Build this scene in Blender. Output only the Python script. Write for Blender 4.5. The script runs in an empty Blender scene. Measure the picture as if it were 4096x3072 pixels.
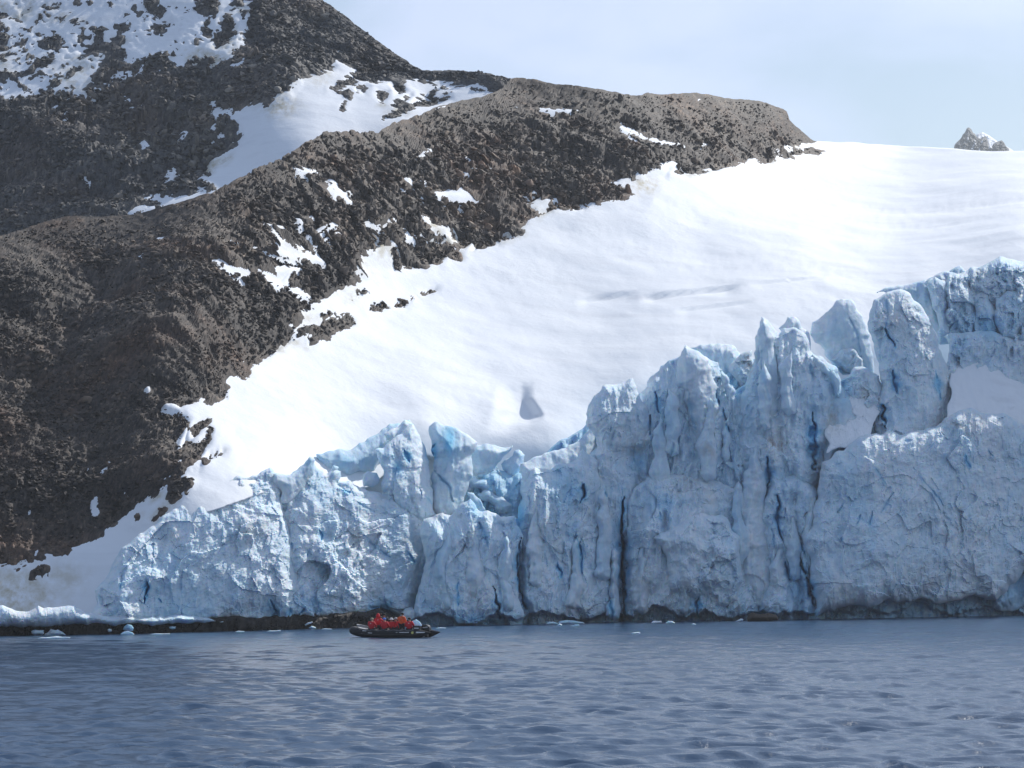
import bpy, bmesh, math, random
import numpy as np
from mathutils import Matrix, Vector

random.seed(7)
RNG = np.random.default_rng(11)
SC = bpy.context.scene
COL = SC.collection

# ------------------------------------------------------------------ camera
PW, PH, FPX = 4096.0, 3072.0, 11380.0      # size of the photograph and focal length in its pixels
CAMZ, HORIZON, ROLL = 3.0, 2354.0, 0.0096
PITCH = math.atan((HORIZON - PH / 2) / FPX)
cp, sp, cr, sr = math.cos(PITCH), math.sin(PITCH), math.cos(ROLL), math.sin(ROLL)
fwd = Vector((0, cp, sp)); upv = Vector((0, -sp, cp)); rgt = Vector((1, 0, 0))
cx = rgt * cr - upv * sr
cy = rgt * sr + upv * cr
cam_data = bpy.data.cameras.new('camera')
cam_data.sensor_width = 36.0
cam_data.lens = 36.0 * FPX / PW
cam_data.clip_start = 0.5
cam_data.clip_end = 20000
cam = bpy.data.objects.new('camera', cam_data)
M = Matrix((cx, cy, -fwd)).transposed().to_4x4()
M.translation = Vector((0, 0, CAMZ))
cam.matrix_world = M
COL.objects.link(cam)
SC.camera = cam

# ------------------------------------------------------------------ sky, sun, exposure
SUN_DIR = Vector((0.47, 0.65, 0.595)).normalized()       # towards the sun: right, a little behind the scene
SUN_EL = math.asin(SUN_DIR.z)
SUN_AZ = math.atan2(SUN_DIR.x, SUN_DIR.y)               # from +Y towards +X
world = bpy.data.worlds.new('World')
SC.world = world
world.use_nodes = True
wn, wl = world.node_tree.nodes, world.node_tree.links
wn.clear()
w_out = wn.new('ShaderNodeOutputWorld')
w_bg = wn.new('ShaderNodeBackground'); w_bg.inputs['Strength'].default_value = 0.084
w_sky = wn.new('ShaderNodeTexSky'); w_sky.sky_type = 'NISHITA'; w_sky.sun_disc = False
w_sky.sun_elevation = SUN_EL; w_sky.sun_rotation = SUN_AZ
w_sky.air_density = 1.0; w_sky.dust_density = 0.6; w_sky.ozone_density = 1.6
w_tc = wn.new('ShaderNodeTexCoord')
w_map = wn.new('ShaderNodeMapping'); w_map.inputs['Scale'].default_value = (1.0, 1.0, 2.6)
w_map.inputs['Rotation'].default_value = (0.0, 0.35, 0.3)
w_map.inputs['Location'].default_value = (0.37, 0.0, 0.05)
w_noise = wn.new('ShaderNodeTexNoise'); w_noise.inputs['Scale'].default_value = 7.5
w_noise.inputs['Detail'].default_value = 5.0; w_noise.inputs['Roughness'].default_value = 0.5
w_noise.inputs['Distortion'].default_value = 0.3
w_ramp = wn.new('ShaderNodeValToRGB')
w_ramp.color_ramp.elements[0].position = 0.38; w_ramp.color_ramp.elements[0].color = (0.02, 0.02, 0.02, 1)
w_ramp.color_ramp.elements[1].position = 0.62; w_ramp.color_ramp.elements[1].color = (1, 1, 1, 1)
w_mix = wn.new('ShaderNodeMix'); w_mix.data_type = 'RGBA'
w_mix.inputs[7].default_value = (9.0, 10.5, 14.4, 1)       # thin bright cloud
wl.new(w_tc.outputs['Generated'], w_map.inputs['Vector'])
wl.new(w_map.outputs['Vector'], w_noise.inputs['Vector'])
wl.new(w_noise.outputs['Fac'], w_ramp.inputs['Fac'])
wl.new(w_ramp.outputs['Color'], w_mix.inputs[0])
wl.new(w_sky.outputs['Color'], w_mix.inputs[6])
w_bw = wn.new('ShaderNodeRGBToBW'); wl.new(w_sky.outputs['Color'], w_bw.inputs['Color'])
w_cl = wn.new('ShaderNodeMix'); w_cl.data_type = 'RGBA'; w_cl.blend_type = 'MULTIPLY'; w_cl.inputs[0].default_value = 1.0
w_cl.inputs[7].default_value = (0.76, 0.84, 1.02, 1)
wl.new(w_bw.outputs['Val'], w_cl.inputs[6])
w_ad = wn.new('ShaderNodeMix'); w_ad.data_type = 'RGBA'; w_ad.blend_type = 'ADD'; w_ad.inputs[0].default_value = 1.0
w_ad.inputs[7].default_value = (2.1, 2.85, 4.5, 1)
wl.new(w_cl.outputs[2], w_ad.inputs[6]); wl.new(w_ad.outputs[2], w_mix.inputs[7])
wl.new(w_mix.outputs[2], w_bg.inputs['Color'])
wl.new(w_bg.outputs['Background'], w_out.inputs['Surface'])

sun_data = bpy.data.lights.new('sun', 'SUN')
sun_data.energy = 3.9
sun_data.angle = math.radians(0.55)
sun_data.color = (1.0, 0.965, 0.91)
sun = bpy.data.objects.new('sun', sun_data)
sun.rotation_euler = SUN_DIR.to_track_quat('Z', 'Y').to_euler()
sun.location = (120, 100, 160)
COL.objects.link(sun)

SC.view_settings.view_transform = 'Standard'
SC.view_settings.look = 'None'
SC.view_settings.gamma = 1.0
SC.view_settings.exposure = 0.33
SC.render.engine = 'CYCLES'
SC.cycles.use_denoising = True
SC.cycles.max_bounces = 8
SC.cycles.diffuse_bounces = 5
SC.cycles.glossy_bounces = 3
SC.cycles.transmission_bounces = 2
SC.cycles.volume_bounces = 0
SC.cycles.sample_clamp_indirect = 8.0
SC.cycles.sample_clamp_direct = 3.0

# ------------------------------------------------------------------ maths helpers
def rays(px, py):
    px = np.asarray(px, float); py = np.asarray(py, float)
    u = (px - PW / 2) / FPX; v = (PH / 2 - py) / FPX
    u2 = u * cr + v * sr; v2 = -u * sr + v * cr
    y = cp - v2 * sp
    return u2 / y, (sp + v2 * cp) / y

def at(px, py, Y):
    """world points seen at photo position (px, py), Y metres in front of the camera"""
    dx, dz = rays(px, py)
    Y = np.broadcast_to(np.asarray(Y, float), dx.shape)
    return np.stack([dx * Y, Y, CAMZ + dz * Y], -1)

def water_y(px, py):
    return -CAMZ / rays(px, py)[1]

SHORE = np.array([(-900, 2567), (-600, 2560), (-300, 2552), (0, 2545), (500, 2536), (1000, 2523), (1400, 2512), (1700, 2503),
                  (2100, 2497), (2500, 2487), (3000, 2480), (3500, 2473), (4096, 2461), (4500, 2454), (5200, 2446)], float)
SHORE_Y = water_y(SHORE[:, 0], SHORE[:, 1])
def shore_py(px): return np.interp(px, SHORE[:, 0], SHORE[:, 1])
def shore_y(px): return np.interp(px, SHORE[:, 0], SHORE_Y)

def _h(ix, iy, iz, seed):
    h = (ix.astype(np.int64) * 374761393 + iy.astype(np.int64) * 668265263 + iz.astype(np.int64) * 1440662683 + seed * 974711) & 0xFFFFFFFF
    h = ((h ^ (h >> 13)) * 1274126177) & 0xFFFFFFFF
    h = ((h ^ (h >> 16)) * 2246822519) & 0xFFFFFFFF
    return (h ^ (h >> 15)) & 0xFFFFFFFF

def hash01(ix, iy, iz, seed):
    return _h(ix, iy, iz, seed) / 4294967295.0

GR = RNG.normal(size=(256, 3)); GR /= np.linalg.norm(GR, axis=1)[:, None]
def perlin(P, seed=0):
    I = np.floor(P).astype(np.int64); f = P - I
    w = f * f * f * (f * (f * 6 - 15) + 10)
    out = np.zeros(len(P))
    for dx in (0, 1):
        wx = w[:, 0] if dx else 1 - w[:, 0]
        for dy in (0, 1):
            wy = w[:, 1] if dy else 1 - w[:, 1]
            for dz in (0, 1):
                wz = w[:, 2] if dz else 1 - w[:, 2]
                g = GR[_h(I[:, 0] + dx, I[:, 1] + dy, I[:, 2] + dz, seed) & 255]
                out += wx * wy * wz * (g[:, 0] * (f[:, 0] - dx) + g[:, 1] * (f[:, 1] - dy) + g[:, 2] * (f[:, 2] - dz))
    return out * 1.5

def fbm(P, octaves=4, gain=0.5, seed=0, kind='plain'):
    a, s, out = 1.0, 1.0, 0.0
    for o in range(octaves):
        n = perlin(P * s + o * 17.3, seed + o)
        if kind == 'ridge': n = 0.5 - np.abs(n) * 1.6
        elif kind == 'billow': n = np.abs(n) * 1.6 - 0.45
        out = out + a * n
        a *= gain; s *= 2.03
    return out

def facets(A, B, seed=0, tilt=1.0, stretch=1.0):
    """broken block faces: every Voronoi cell is a tilted plane of its own; returns height and edge closeness"""
    B = B / stretch
    ia = np.floor(A).astype(np.int64); ib = np.floor(B).astype(np.int64)
    best = np.full(A.shape, 9.0); second = np.full(A.shape, 9.0); val = np.zeros(A.shape)
    zz = np.zeros_like(ia)
    for da in (-1, 0, 1):
        for db in (-1, 0, 1):
            ca, cb = ia + da, ib + db
            xa = ca + hash01(ca, cb, zz, seed); xb = cb + hash01(ca, cb, zz, seed + 1)
            ra, rb = A - xa, B - xb
            d = ra * ra + rb * rb
            v = hash01(ca, cb, zz, seed + 2) - 0.5 + tilt * ((hash01(ca, cb, zz, seed + 3) - 0.5) * ra + (hash01(ca, cb, zz, seed + 4) - 0.5) * rb)
            m = d < best
            second = np.where(m, best, np.minimum(second, d))
            val = np.where(m, v, val); best = np.where(m, d, best)
    return val, np.sqrt(second) - np.sqrt(best)

def smooth(a, b, x):
    t = np.clip((x - a) / (b - a), 0, 1)
    return t * t * (3 - 2 * t)

def poly_dist(P, poly, closed=True, chunk=12000):
    """distance, nearest point, inside flag"""
    A = np.asarray(poly, float)
    B = np.roll(A, -1, 0) if closed else A[1:]
    if not closed: A = A[:-1]
    D = B - A; L = (D * D).sum(1) + 1e-9
    n = len(P); dist = np.empty(n); near = np.empty((n, 2)); ins = np.zeros(n, bool)
    for s in range(0, n, chunk):
        p = P[s:s + chunk]
        rx = p[:, None, 0] - A[None, :, 0]; ry = p[:, None, 1] - A[None, :, 1]
        t = np.clip((rx * D[:, 0] + ry * D[:, 1]) / L, 0, 1)
        qx = rx - t * D[:, 0]; qy = ry - t * D[:, 1]
        d2 = qx * qx + qy * qy
        k = d2.argmin(1); r = np.arange(len(p))
        dist[s:s + chunk] = np.sqrt(d2[r, k])
        near[s:s + chunk, 0] = p[:, 0] - qx[r, k]; near[s:s + chunk, 1] = p[:, 1] - qy[r, k]
        if closed:
            cond = (A[None, :, 1] > p[:, None, 1]) != (B[None, :, 1] > p[:, None, 1])
            with np.errstate(divide='ignore', invalid='ignore'):
                xi = A[:, 0] + (p[:, None, 1] - A[:, 1]) * D[:, 0] / np.where(D[:, 1] == 0, 1e-9, D[:, 1])
            ins[s:s + chunk] = ((cond & (p[:, None, 0] < xi)).sum(1) % 2) == 1
    return dist, near, ins

def noise1(n, k, seed):
    r = np.random.default_rng(seed)
    x = np.linspace(0, 1, n, endpoint=False) * max(3, k)
    v = r.normal(size=max(3, k)); i = np.floor(x).astype(int); f = x - i; f = f * f * (3 - 2 * f)
    return v[i % len(v)] * (1 - f) + v[(i + 1) % len(v)] * f

def rough_outline(poly, seg=10.0, jitter=4.0, seed=0):
    A = np.asarray(poly, float); B = np.roll(A, -1, 0); out = []
    for a, b in zip(A, B):
        n = max(1, int(np.hypot(*(b - a)) / seg))
        out += [a + (b - a) * i / n for i in range(n)]
    out = np.array(out); n = len(out)
    T = np.roll(out, -1, 0) - np.roll(out, 1, 0)
    N = np.stack([T[:, 1], -T[:, 0]], 1); N /= np.linalg.norm(N, axis=1)[:, None] + 1e-9
    j = noise1(n, n // 9, seed) + 0.6 * noise1(n, n // 4, seed + 1) + 0.35 * noise1(n, n // 2, seed + 2)
    return out + N * (j * jitter)[:, None]

def tps(pts):
    pts = np.asarray(pts, float); X = pts[:, :2] / 1000.0; v = np.log(pts[:, 2]); n = len(X)
    def U(r2): return r2 * np.log(r2 + 1e-12) * 0.5
    K = U(((X[:, None] - X[None]) ** 2).sum(-1)) + np.eye(n) * 1e-3
    Q = np.hstack([np.ones((n, 1)), X]); A = np.zeros((n + 3, n + 3))
    A[:n, :n] = K; A[:n, n:] = Q; A[n:, :n] = Q.T
    w = np.linalg.solve(A, np.concatenate([v, np.zeros(3)]))
    def f(px, py):
        p = np.stack([px, py], -1).reshape(-1, 2) / 1000.0; out = np.empty(len(p))
        for s in range(0, len(p), 40000):
            q = p[s:s + 40000]
            out[s:s + 40000] = U(((q[:, None] - X[None]) ** 2).sum(-1)) @ w[:n] + w[n] + q @ w[n + 1:]
        return np.exp(out).reshape(np.shape(px))
    return f

# ------------------------------------------------------------------ object helpers
def put(o, parent=None):
    COL.objects.link(o)
    if parent: o.parent = parent
    return o

def tag(o, label=None, category=None, group=None, kind=None):
    if label: o['label'] = label
    if category: o['category'] = category
    if group: o['group'] = group
    if kind: o['kind'] = kind
    return o

def empty(name, loc=(0, 0, 0), rz=0.0):
    o = bpy.data.objects.new(name, None); o.empty_display_size = 0.3
    o.location = loc; o.rotation_euler = (0, 0, rz)
    return put(o)

def mesh_np(name, V, Fq, mat, parent=None, smooth_shade=True, attrs=None):
    """mesh from numpy verts and faces (n,3) or (n,4)"""
    me = bpy.data.meshes.new(name)
    V = np.asarray(V, np.float32); Fq = np.asarray(Fq, np.int32); k = Fq.shape[1]
    me.vertices.add(len(V)); me.vertices.foreach_set('co', V.ravel())
    me.loops.add(Fq.size); me.loops.foreach_set('vertex_index', Fq.ravel())
    me.polygons.add(len(Fq))
    me.polygons.foreach_set('loop_start', np.arange(0, Fq.size, k, dtype=np.int32))
    me.polygons.foreach_set('use_smooth', np.full(len(Fq), smooth_shade))
    for an, av in (attrs or {}).items():
        at_ = me.attributes.new(an, 'FLOAT', 'POINT'); at_.data.foreach_set('value', np.asarray(av, np.float32))
    me.update(calc_edges=True)
    me.materials.append(mat)
    return put(bpy.data.objects.new(name, me), parent)

def compact(V, Fq, attrs):
    used = np.unique(Fq); m = np.full(len(V), -1, np.int64); m[used] = np.arange(len(used))
    return V[used], m[Fq], {k: v[used] for k, v in attrs.items()}

# ------------------------------------------------------------------ materials
def new_mat(name):
    m = bpy.data.materials.new(name); m.use_nodes = True
    nt = m.node_tree; b = nt.nodes['Principled BSDF']
    return m, nt, nt.nodes, nt.links, b

def n_noise(nt, scale, detail=4.0, rough=0.55, coord=None, dist=0.0):
    n = nt.nodes.new('ShaderNodeTexNoise'); n.inputs['Scale'].default_value = scale
    n.inputs['Detail'].default_value = detail; n.inputs['Roughness'].default_value = rough
    n.inputs['Distortion'].default_value = dist
    if coord is not None: nt.links.new(coord, n.inputs['Vector'])
    return n

def n_ramp(nt, src, stops):
    r = nt.nodes.new('ShaderNodeValToRGB'); e = r.color_ramp.elements
    while len(e) < len(stops): e.new(0.5)
    for i, (p, c) in enumerate(stops):
        e[i].position = p; e[i].color = (*c, 1) if len(c) == 3 else c
    nt.links.new(src, r.inputs['Fac'])
    return r

def n_mix(nt, fac, a, b, mode='MIX'):
    m = nt.nodes.new('ShaderNodeMix'); m.data_type = 'RGBA'; m.blend_type = mode
    for sock, val in ((m.inputs[0], fac), (m.inputs[6], a), (m.inputs[7], b)):
        if hasattr(val, 'is_linked'): nt.links.new(val, sock)
        elif isinstance(val, (int, float)): sock.default_value = val
        else: sock.default_value = (*val, 1)
    return m.outputs[2]

def n_math(nt, op, a, b=0.0, clamp=False):
    m = nt.nodes.new('ShaderNodeMath'); m.operation = op; m.use_clamp = clamp
    for i, v in enumerate((a, b)):
        if hasattr(v, 'is_linked'): nt.links.new(v, m.inputs[i])
        else: m.inputs[i].default_value = v
    return m.outputs[0]

def n_attr(nt, name):
    a = nt.nodes.new('ShaderNodeAttribute'); a.attribute_name = name
    return a.outputs['Fac']

def n_pos(nt, scale=(1, 1, 1), rot=(0, 0, 0)):
    g = nt.nodes.new('ShaderNodeNewGeometry'); m = nt.nodes.new('ShaderNodeMapping')
    m.inputs['Scale'].default_value = scale; m.inputs['Rotation'].default_value = rot
    nt.links.new(g.outputs['Position'], m.inputs['Vector'])
    return m.outputs['Vector']

def n_bump(nt, b, height, strength, dist):
    bp = nt.nodes.new('ShaderNodeBump'); bp.inputs['Strength'].default_value = strength
    bp.inputs['Distance'].default_value = dist
    nt.links.new(height, bp.inputs['Height']); nt.links.new(bp.outputs['Normal'], b.inputs['Normal'])
    return bp

def mat_plain(name, col, rough=0.6, spec=0.4, var=0.12, scale=6.0, metal=0.0):
    m, nt, nd, lk, b = new_mat(name)
    tc = nd.new('ShaderNodeTexCoord')
    n = n_noise(nt, scale, 3, 0.6, tc.outputs['Object'])
    lo = tuple(c * (1 - var) for c in col); hi = tuple(min(1, c * (1 + var)) for c in col)
    lk.new(n_ramp(nt, n.outputs['Fac'], [(0.3, lo), (0.7, hi)]).outputs['Color'], b.inputs['Base Color'])
    b.inputs['Roughness'].default_value = rough; b.inputs['Specular IOR Level'].default_value = spec
    b.inputs['Metallic'].default_value = metal
    return m

def make_snow():
    m, nt, nd, lk, b = new_mat('snow')
    p = n_pos(nt)
    big = n_noise(nt, 0.05, 3, 0.5, p)
    streak = n_noise(nt, 1.0, 5, 0.6, n_pos(nt, (0.035, 0.5, 0.9), (0.35, 0.12, 0.35)))
    col = n_ramp(nt, big.outputs['Fac'], [(0.3, (0.86, 0.89, 0.93)), (0.7, (0.92, 0.94, 0.96))]).outputs['Color']
    st = n_math(nt, 'MULTIPLY', n_ramp(nt, streak.outputs['Fac'], [(0.52, (0, 0, 0)), (0.78, (1, 1, 1))]).outputs['Color'], 0.32)
    col = n_mix(nt, st, col, (0.62, 0.63, 0.66))
    dn = n_noise(nt, 1.1, 5, 0.65, n_pos(nt, (1, 0.35, 1), (0.2, 0, 0.5)))
    df = n_math(nt, 'MULTIPLY', n_attr(nt, 'dirt'), n_ramp(nt, dn.outputs['Fac'], [(0.36, (0, 0, 0)), (0.66, (1, 1, 1))]).outputs['Color'])
    col = n_mix(nt, df, col, (0.45, 0.38, 0.22))
    lk.new(col, b.inputs['Base Color'])
    b.inputs['Roughness'].default_value = 0.7; b.inputs['Specular IOR Level'].default_value = 0.2
    f = n_noise(nt, 1.6, 6, 0.65, p)
    n_bump(nt, b, f.outputs['Fac'], 0.35, 0.12)
    return m

def make_ice():
    m, nt, nd, lk, b = new_mat('glacier_ice')
    p = n_pos(nt); pv = n_pos(nt, (1, 1, 0.4))
    n1 = n_noise(nt, 0.22, 5, 0.6, pv, 0.6)
    n2 = n_noise(nt, 1.3, 5, 0.65, p)
    blue = n_ramp(nt, n1.outputs['Fac'], [(0.40, (0, 0, 0)), (0.68, (1, 1, 1))]).outputs['Color']
    blue = n_math(nt, 'MULTIPLY', blue, 0.34)
    blue = n_math(nt, 'ADD', blue, n_attr(nt, 'blue'), True)
    white = n_ramp(nt, n2.outputs['Fac'], [(0.35, (0.64, 0.77, 0.86)), (0.65, (0.84, 0.89, 0.93))]).outputs['Color']
    col = n_mix(nt, blue, white, (0.19, 0.54, 0.78))
    d1 = n_noise(nt, 0.55, 7, 0.72, p, 0.8)
    d2 = n_noise(nt, 0.12, 3, 0.5, p)
    dirt = n_math(nt, 'MULTIPLY', n_ramp(nt, d1.outputs['Fac'], [(0.55, (0, 0, 0)), (0.74, (1, 1, 1))]).outputs['Color'],
                  n_ramp(nt, d2.outputs['Fac'], [(0.45, (0, 0, 0)), (0.62, (1, 1, 1))]).outputs['Color'])
    dirt = n_math(nt, 'ADD', n_math(nt, 'MULTIPLY', dirt, 0.45), n_math(nt, 'MULTIPLY', n_attr(nt, 'dirt'), n_ramp(nt, d1.outputs['Fac'], [(0.4, (0, 0, 0)), (0.6, (1, 1, 1))]).outputs['Color']), True)
    col = n_mix(nt, dirt, col, (0.47, 0.42, 0.38))
    lk.new(col, b.inputs['Base Color'])
    b.inputs['Roughness'].default_value = 0.78; b.inputs['Specular IOR Level'].default_value = 0.15
    b.inputs['Subsurface Weight'].default_value = 0.45
    b.inputs['Subsurface Radius'].default_value = (0.25, 0.55, 1.0)
    b.inputs['Subsurface Scale'].default_value = 0.5
    f = n_noise(nt, 2.2, 8, 0.68, p)
    n_bump(nt, b, f.outputs['Fac'], 0.6, 0.16)
    return m

def make_rock(name, ramp, red=0.0):
    m, nt, nd, lk, b = new_mat(name)
    p = n_pos(nt)
    n1 = n_noise(nt, 0.9, 8, 0.75, p, 0.4)
    col = n_ramp(nt, n1.outputs['Fac'], ramp).outputs['Color']
    var = n_attr(nt, 'tone')
    vc = n_ramp(nt, var, [(0.0, (0.48, 0.49, 0.53)), (0.3, (0.76, 0.76, 0.78)), (0.6, (1.2, 1.14, 1.06)), (0.82, (2.0, 1.8, 1.55)), (1.0, (3.0, 2.8, 2.5))]).outputs['Color']
    col = n_mix(nt, 1.0, col, vc, 'MULTIPLY')
    zone = n_noise(nt, 0.045, 4, 0.6, n_pos(nt, (1, 0.6, 1.6), (0, 0.5, 0)), 0.6)
    col = n_mix(nt, 1.0, col, n_ramp(nt, zone.outputs['Fac'], [(0.36, (0.62, 0.63, 0.66)), (0.5, (0.95, 0.95, 0.95)), (0.64, (1.16, 1.12, 1.06))]).outputs['Color'], 'MULTIPLY')
    big = n_noise(nt, 0.09, 4, 0.6, p, 0.5)
    rf = n_math(nt, 'MULTIPLY', n_ramp(nt, big.outputs['Fac'], [(0.48, (0, 0, 0)), (0.66, (1, 1, 1))]).outputs['Color'], red)
    col = n_mix(nt, rf, col, (1.35, 0.86, 0.62), 'MULTIPLY')
    lk.new(col, b.inputs['Base Color'])
    b.inputs['Roughness'].default_value = 0.8; b.inputs['Specular IOR Level'].default_value = 0.3
    f = n_noise(nt, 3.0, 8, 0.75, p)
    n_bump(nt, b, f.outputs['Fac'], 0.45, 0.08)
    return m

def make_water():
    m, nt, nd, lk, b = new_mat('sea_water')
    b.inputs['Base Color'].default_value = (0.026, 0.064, 0.125, 1)
    b.inputs['Roughness'].default_value = 0.17
    b.inputs['IOR'].default_value = 1.333
    b.inputs['Specular IOR Level'].default_value = 0.5
    a = n_noise(nt, 4.2, 6, 0.70, n_pos(nt, (1, 0.7, 1), (0, 0, 0.25)), 0.4)
    c = n_noise(nt, 1.1, 4, 0.55, n_pos(nt, (1, 0.55, 1), (0, 0, -0.2)), 0.2)
    h = n_math(nt, 'ADD', a.outputs['Fac'], n_math(nt, 'MULTIPLY', c.outputs['Fac'], 1.6))
    n_bump(nt, b, h, 0.8, 0.028)
    return m

SNOW = make_snow()
ICE = make_ice()
ROCK_BROWN = make_rock('brown_rock', [(0.25, (0.048, 0.044, 0.043)), (0.5, (0.100, 0.084, 0.073)), (0.72, (0.165, 0.135, 0.110))], 0.5)
ROCK_GREY = make_rock('grey_rock', [(0.25, (0.055, 0.058, 0.064)), (0.5, (0.105, 0.107, 0.110)), (0.72, (0.17, 0.165, 0.155))], 0.25)
ROCK_WET = make_rock('wet_shore_rock', [(0.25, (0.012, 0.012, 0.014)), (0.5, (0.028, 0.025, 0.024)), (0.75, (0.06, 0.05, 0.042))], 0.3)
WATER = make_water()
# ------------------------------------------------------------------ the sea
def build_water():
    th_in = np.linspace(-15.5, 15.5, 470)
    th_out = np.concatenate([np.linspace(15.5, 60, 26)[1:], np.linspace(60, 180, 24)[1:]])
    th = np.radians(np.concatenate([-th_out[::-1], th_in, th_out]))[1:]
    r = np.concatenate([np.geomspace(1.5, 38, 16)[:-1], np.geomspace(38, 330, 760), np.geomspace(330, 9000, 26)[1:]])
    R, T = np.meshgrid(r, th, indexing='ij')
    X = R * np.sin(T); Y = R * np.cos(T)
    dr = np.gradient(r)[:, None]; dl = np.maximum(dr, (R * np.gradient(th)[None, :]))
    Z = np.zeros_like(X); DX = np.zeros_like(X); DY = np.zeros_like(X)
    rg = np.random.default_rng(5)
    wind = math.radians(-78)
    for i in range(84):
        lam = 0.30 * (2.7 / 0.30) ** rg.random() ** 1.15
        k = 2 * math.pi / lam
        a = wind + rg.normal() * (0.34 if lam > 1.2 else 0.6)
        amp = 0.0076 * lam ** 0.75 * (0.6 + 0.8 * rg.random())
        if lam > 2.2: amp *= 0.7
        kx, ky = k * math.cos(a), k * math.sin(a)
        ph = rg.random() * 6.283
        att = np.clip((lam / (dl + 1e-6) - 1.8) / 2.0, 0, 1)
        q = kx * X + ky * Y + ph
        gust = 0.75 + 0.25 * np.sin(X * 0.11 * rg.random() + Y * 0.05 * rg.random() + ph * 3)
        Z += att * amp * gust * np.cos(q)
        DX -= att * amp * gust * 0.8 * math.cos(a) * np.sin(q); DY -= att * amp * gust * 0.8 * math.sin(a) * np.sin(q)
    V = np.stack([X + DX, Y + DY, Z], -1).reshape(-1, 3)
    nr, nc = X.shape
    idx = np.arange(nr * nc).reshape(nr, nc)
    nxt = np.roll(idx, -1, 1)
    Fq = np.stack([idx[:-1], nxt[:-1], nxt[1:], idx[1:]], -1).reshape(-1, 4)[:, ::-1]
    V = np.vstack([V, [[0, 0, 0]]]); c = len(V) - 1
    cap = np.stack([idx[0], nxt[0], np.full(nc, c), np.full(nc, c)], -1)
    o = mesh_np('sea', V, Fq, WATER)
    tri = bmesh.new(); tri.from_mesh(o.data); tri.verts.ensure_lookup_table()
    for a, b2, cc, _ in cap: 
        tri.faces.new((tri.verts[cc], tri.verts[b2], tri.verts[a]))
    tri.to_mesh(o.data); tri.free()
    tag(o, 'slate blue choppy sea water in front of the glacier', 'sea', kind='structure')
build_water()

# ------------------------------------------------------------------ terrain sheets
def base_y(px, py, lean):
    s = shore_y(px)
    h = (shore_py(px) - py) / FPX * s
    return s + 1.0 + lean * h

def off(poly, ox, oy, s):
    return [(ox + x / s, oy + y / s) for x, y in poly]
def c2(p): return off(p, 0, 0, 1.58)
def c3(p): return off(p, 0, 900, 1.58)
def c4(p): return off(p, 1200, 200, 1.58)
def c7(p): return off(p, 0, 1850, 1.4747)
def c8(p): return off(p, 2400, 0, 1.276)
def cu(p): return off(p, 0, 0, 2.011)

A_SNOW_MAIN = [(-1200, 2310), (0, 2270), (88, 2268), (136, 2250), (190, 2223), (264, 2203), (325, 2175), (373, 2148), (441, 2101), (475, 2074),
    (515, 2047), (563, 2008), (610, 1996), (651, 1960), (672, 1935), (678, 2013), (700, 2010), (732, 1980), (765, 1935), (728, 1915),
    (759, 1878), (797, 1843), (816, 1800), (842, 1750), (855, 1722), (840, 1705), (775, 1760), (740, 1745), (752, 1700), (751, 1683), (728, 1653),
    (684, 1634), (627, 1615), (690, 1602), (722, 1621), (760, 1609), (804, 1587), (823, 1593), (829, 1615), (855, 1610), (905, 1596),
    (910, 1560), (880, 1540), (918, 1492), (950, 1500), (975, 1515), (990, 1510), (1000, 1470), (1013, 1451), (1076, 1425), (1139, 1387),
    (1165, 1366), (1180, 1340), (1158, 1311), (1203, 1280), (1266, 1204), (1330, 1165), (1400, 1134), (1453, 1111), (1434, 1073), (1434, 1023), (1529, 985),
    (1605, 966), (1706, 915), (1763, 896), (1811, 883), (1789, 928), (1817, 953), (1833, 985), (1887, 966), (1893, 991), (1966, 978),
    (2023, 960), (2086, 928), (2042, 912), (2099, 893), (2118, 877), (2162, 852), (2213, 827), (2276, 827), (2301, 833), (2403, 808),
    (2525, 782), (2455, 729), (2560, 708), (2651, 682), (2655, 660), (2698, 643), (2702, 682), (2686, 697), (2737, 701), (2792, 690), (2870, 670),
    (2949, 650), (3019, 623), (3040, 640), (3066, 647), (3129, 635), (3184, 615), (3270, 615), (3286, 600), (3231, 592), (3145, 603),
    (3113, 592), (3184, 580), (3262, 566), (3300, 400), (5400, 400), (5400, 2700), (-1200, 2700)]
A_ISLANDS = [
    [(1171, 1365), (1205, 1335), (1260, 1310), (1330, 1285), (1390, 1265), (1420, 1275), (1412, 1300), (1350, 1337), (1290, 1362), (1255, 1385), (1238, 1385), (1230, 1352), (1200, 1362)],
    [(1567, 1016), (1605, 978), (1706, 931), (1770, 937), (1817, 1000), (1757, 1042), (1681, 1067), (1573, 1092), (1567, 1048)],
    [(1396, 1203), (1430, 1170), (1475, 1156), (1470, 1175), (1420, 1195)], [(1472, 1244), (1480, 1215), (1520, 1206), (1560, 1230), (1520, 1246)],
    [(1573, 1222), (1600, 1202), (1636, 1205), (1620, 1226), (1590, 1232)], [(1694, 1175), (1715, 1158), (1740, 1153), (1720, 1168)],
    [(1789, 1020), (1810, 1006), (1833, 1012), (1833, 1029), (1800, 1026)], [(1636, 1000 + 205), (1645, 1200), (1640, 1210)],
    [(815, 1835), (840, 1812), (868, 1808), (860, 1830), (838, 1848), (818, 1856)], [(872, 1818), (893, 1804), (885, 1818)],
    [(760, 1715), (790, 1690), (830, 1676), (840, 1690), (815, 1715), (770, 1745)],
    [(118, 2322), (125, 2295), (160, 2277), (190, 2285), (180, 2305), (130, 2325)], [(535, 2085), (548, 2062), (560, 2060), (553, 2075), (538, 2088)],
    [(608, 2077), (616, 2066), (622, 2070)], [(3290, 604), (3310, 602), (3300, 607)], [(60, 2290), (80, 2276), (108, 2272), (95, 2285), (70, 2300)],
    [(1290, 1418 - 150), (1320, 1250), (1335, 1258), (1310, 1275)], [(640, 2046), (652, 2035), (660, 2042), (648, 2056)]]
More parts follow.
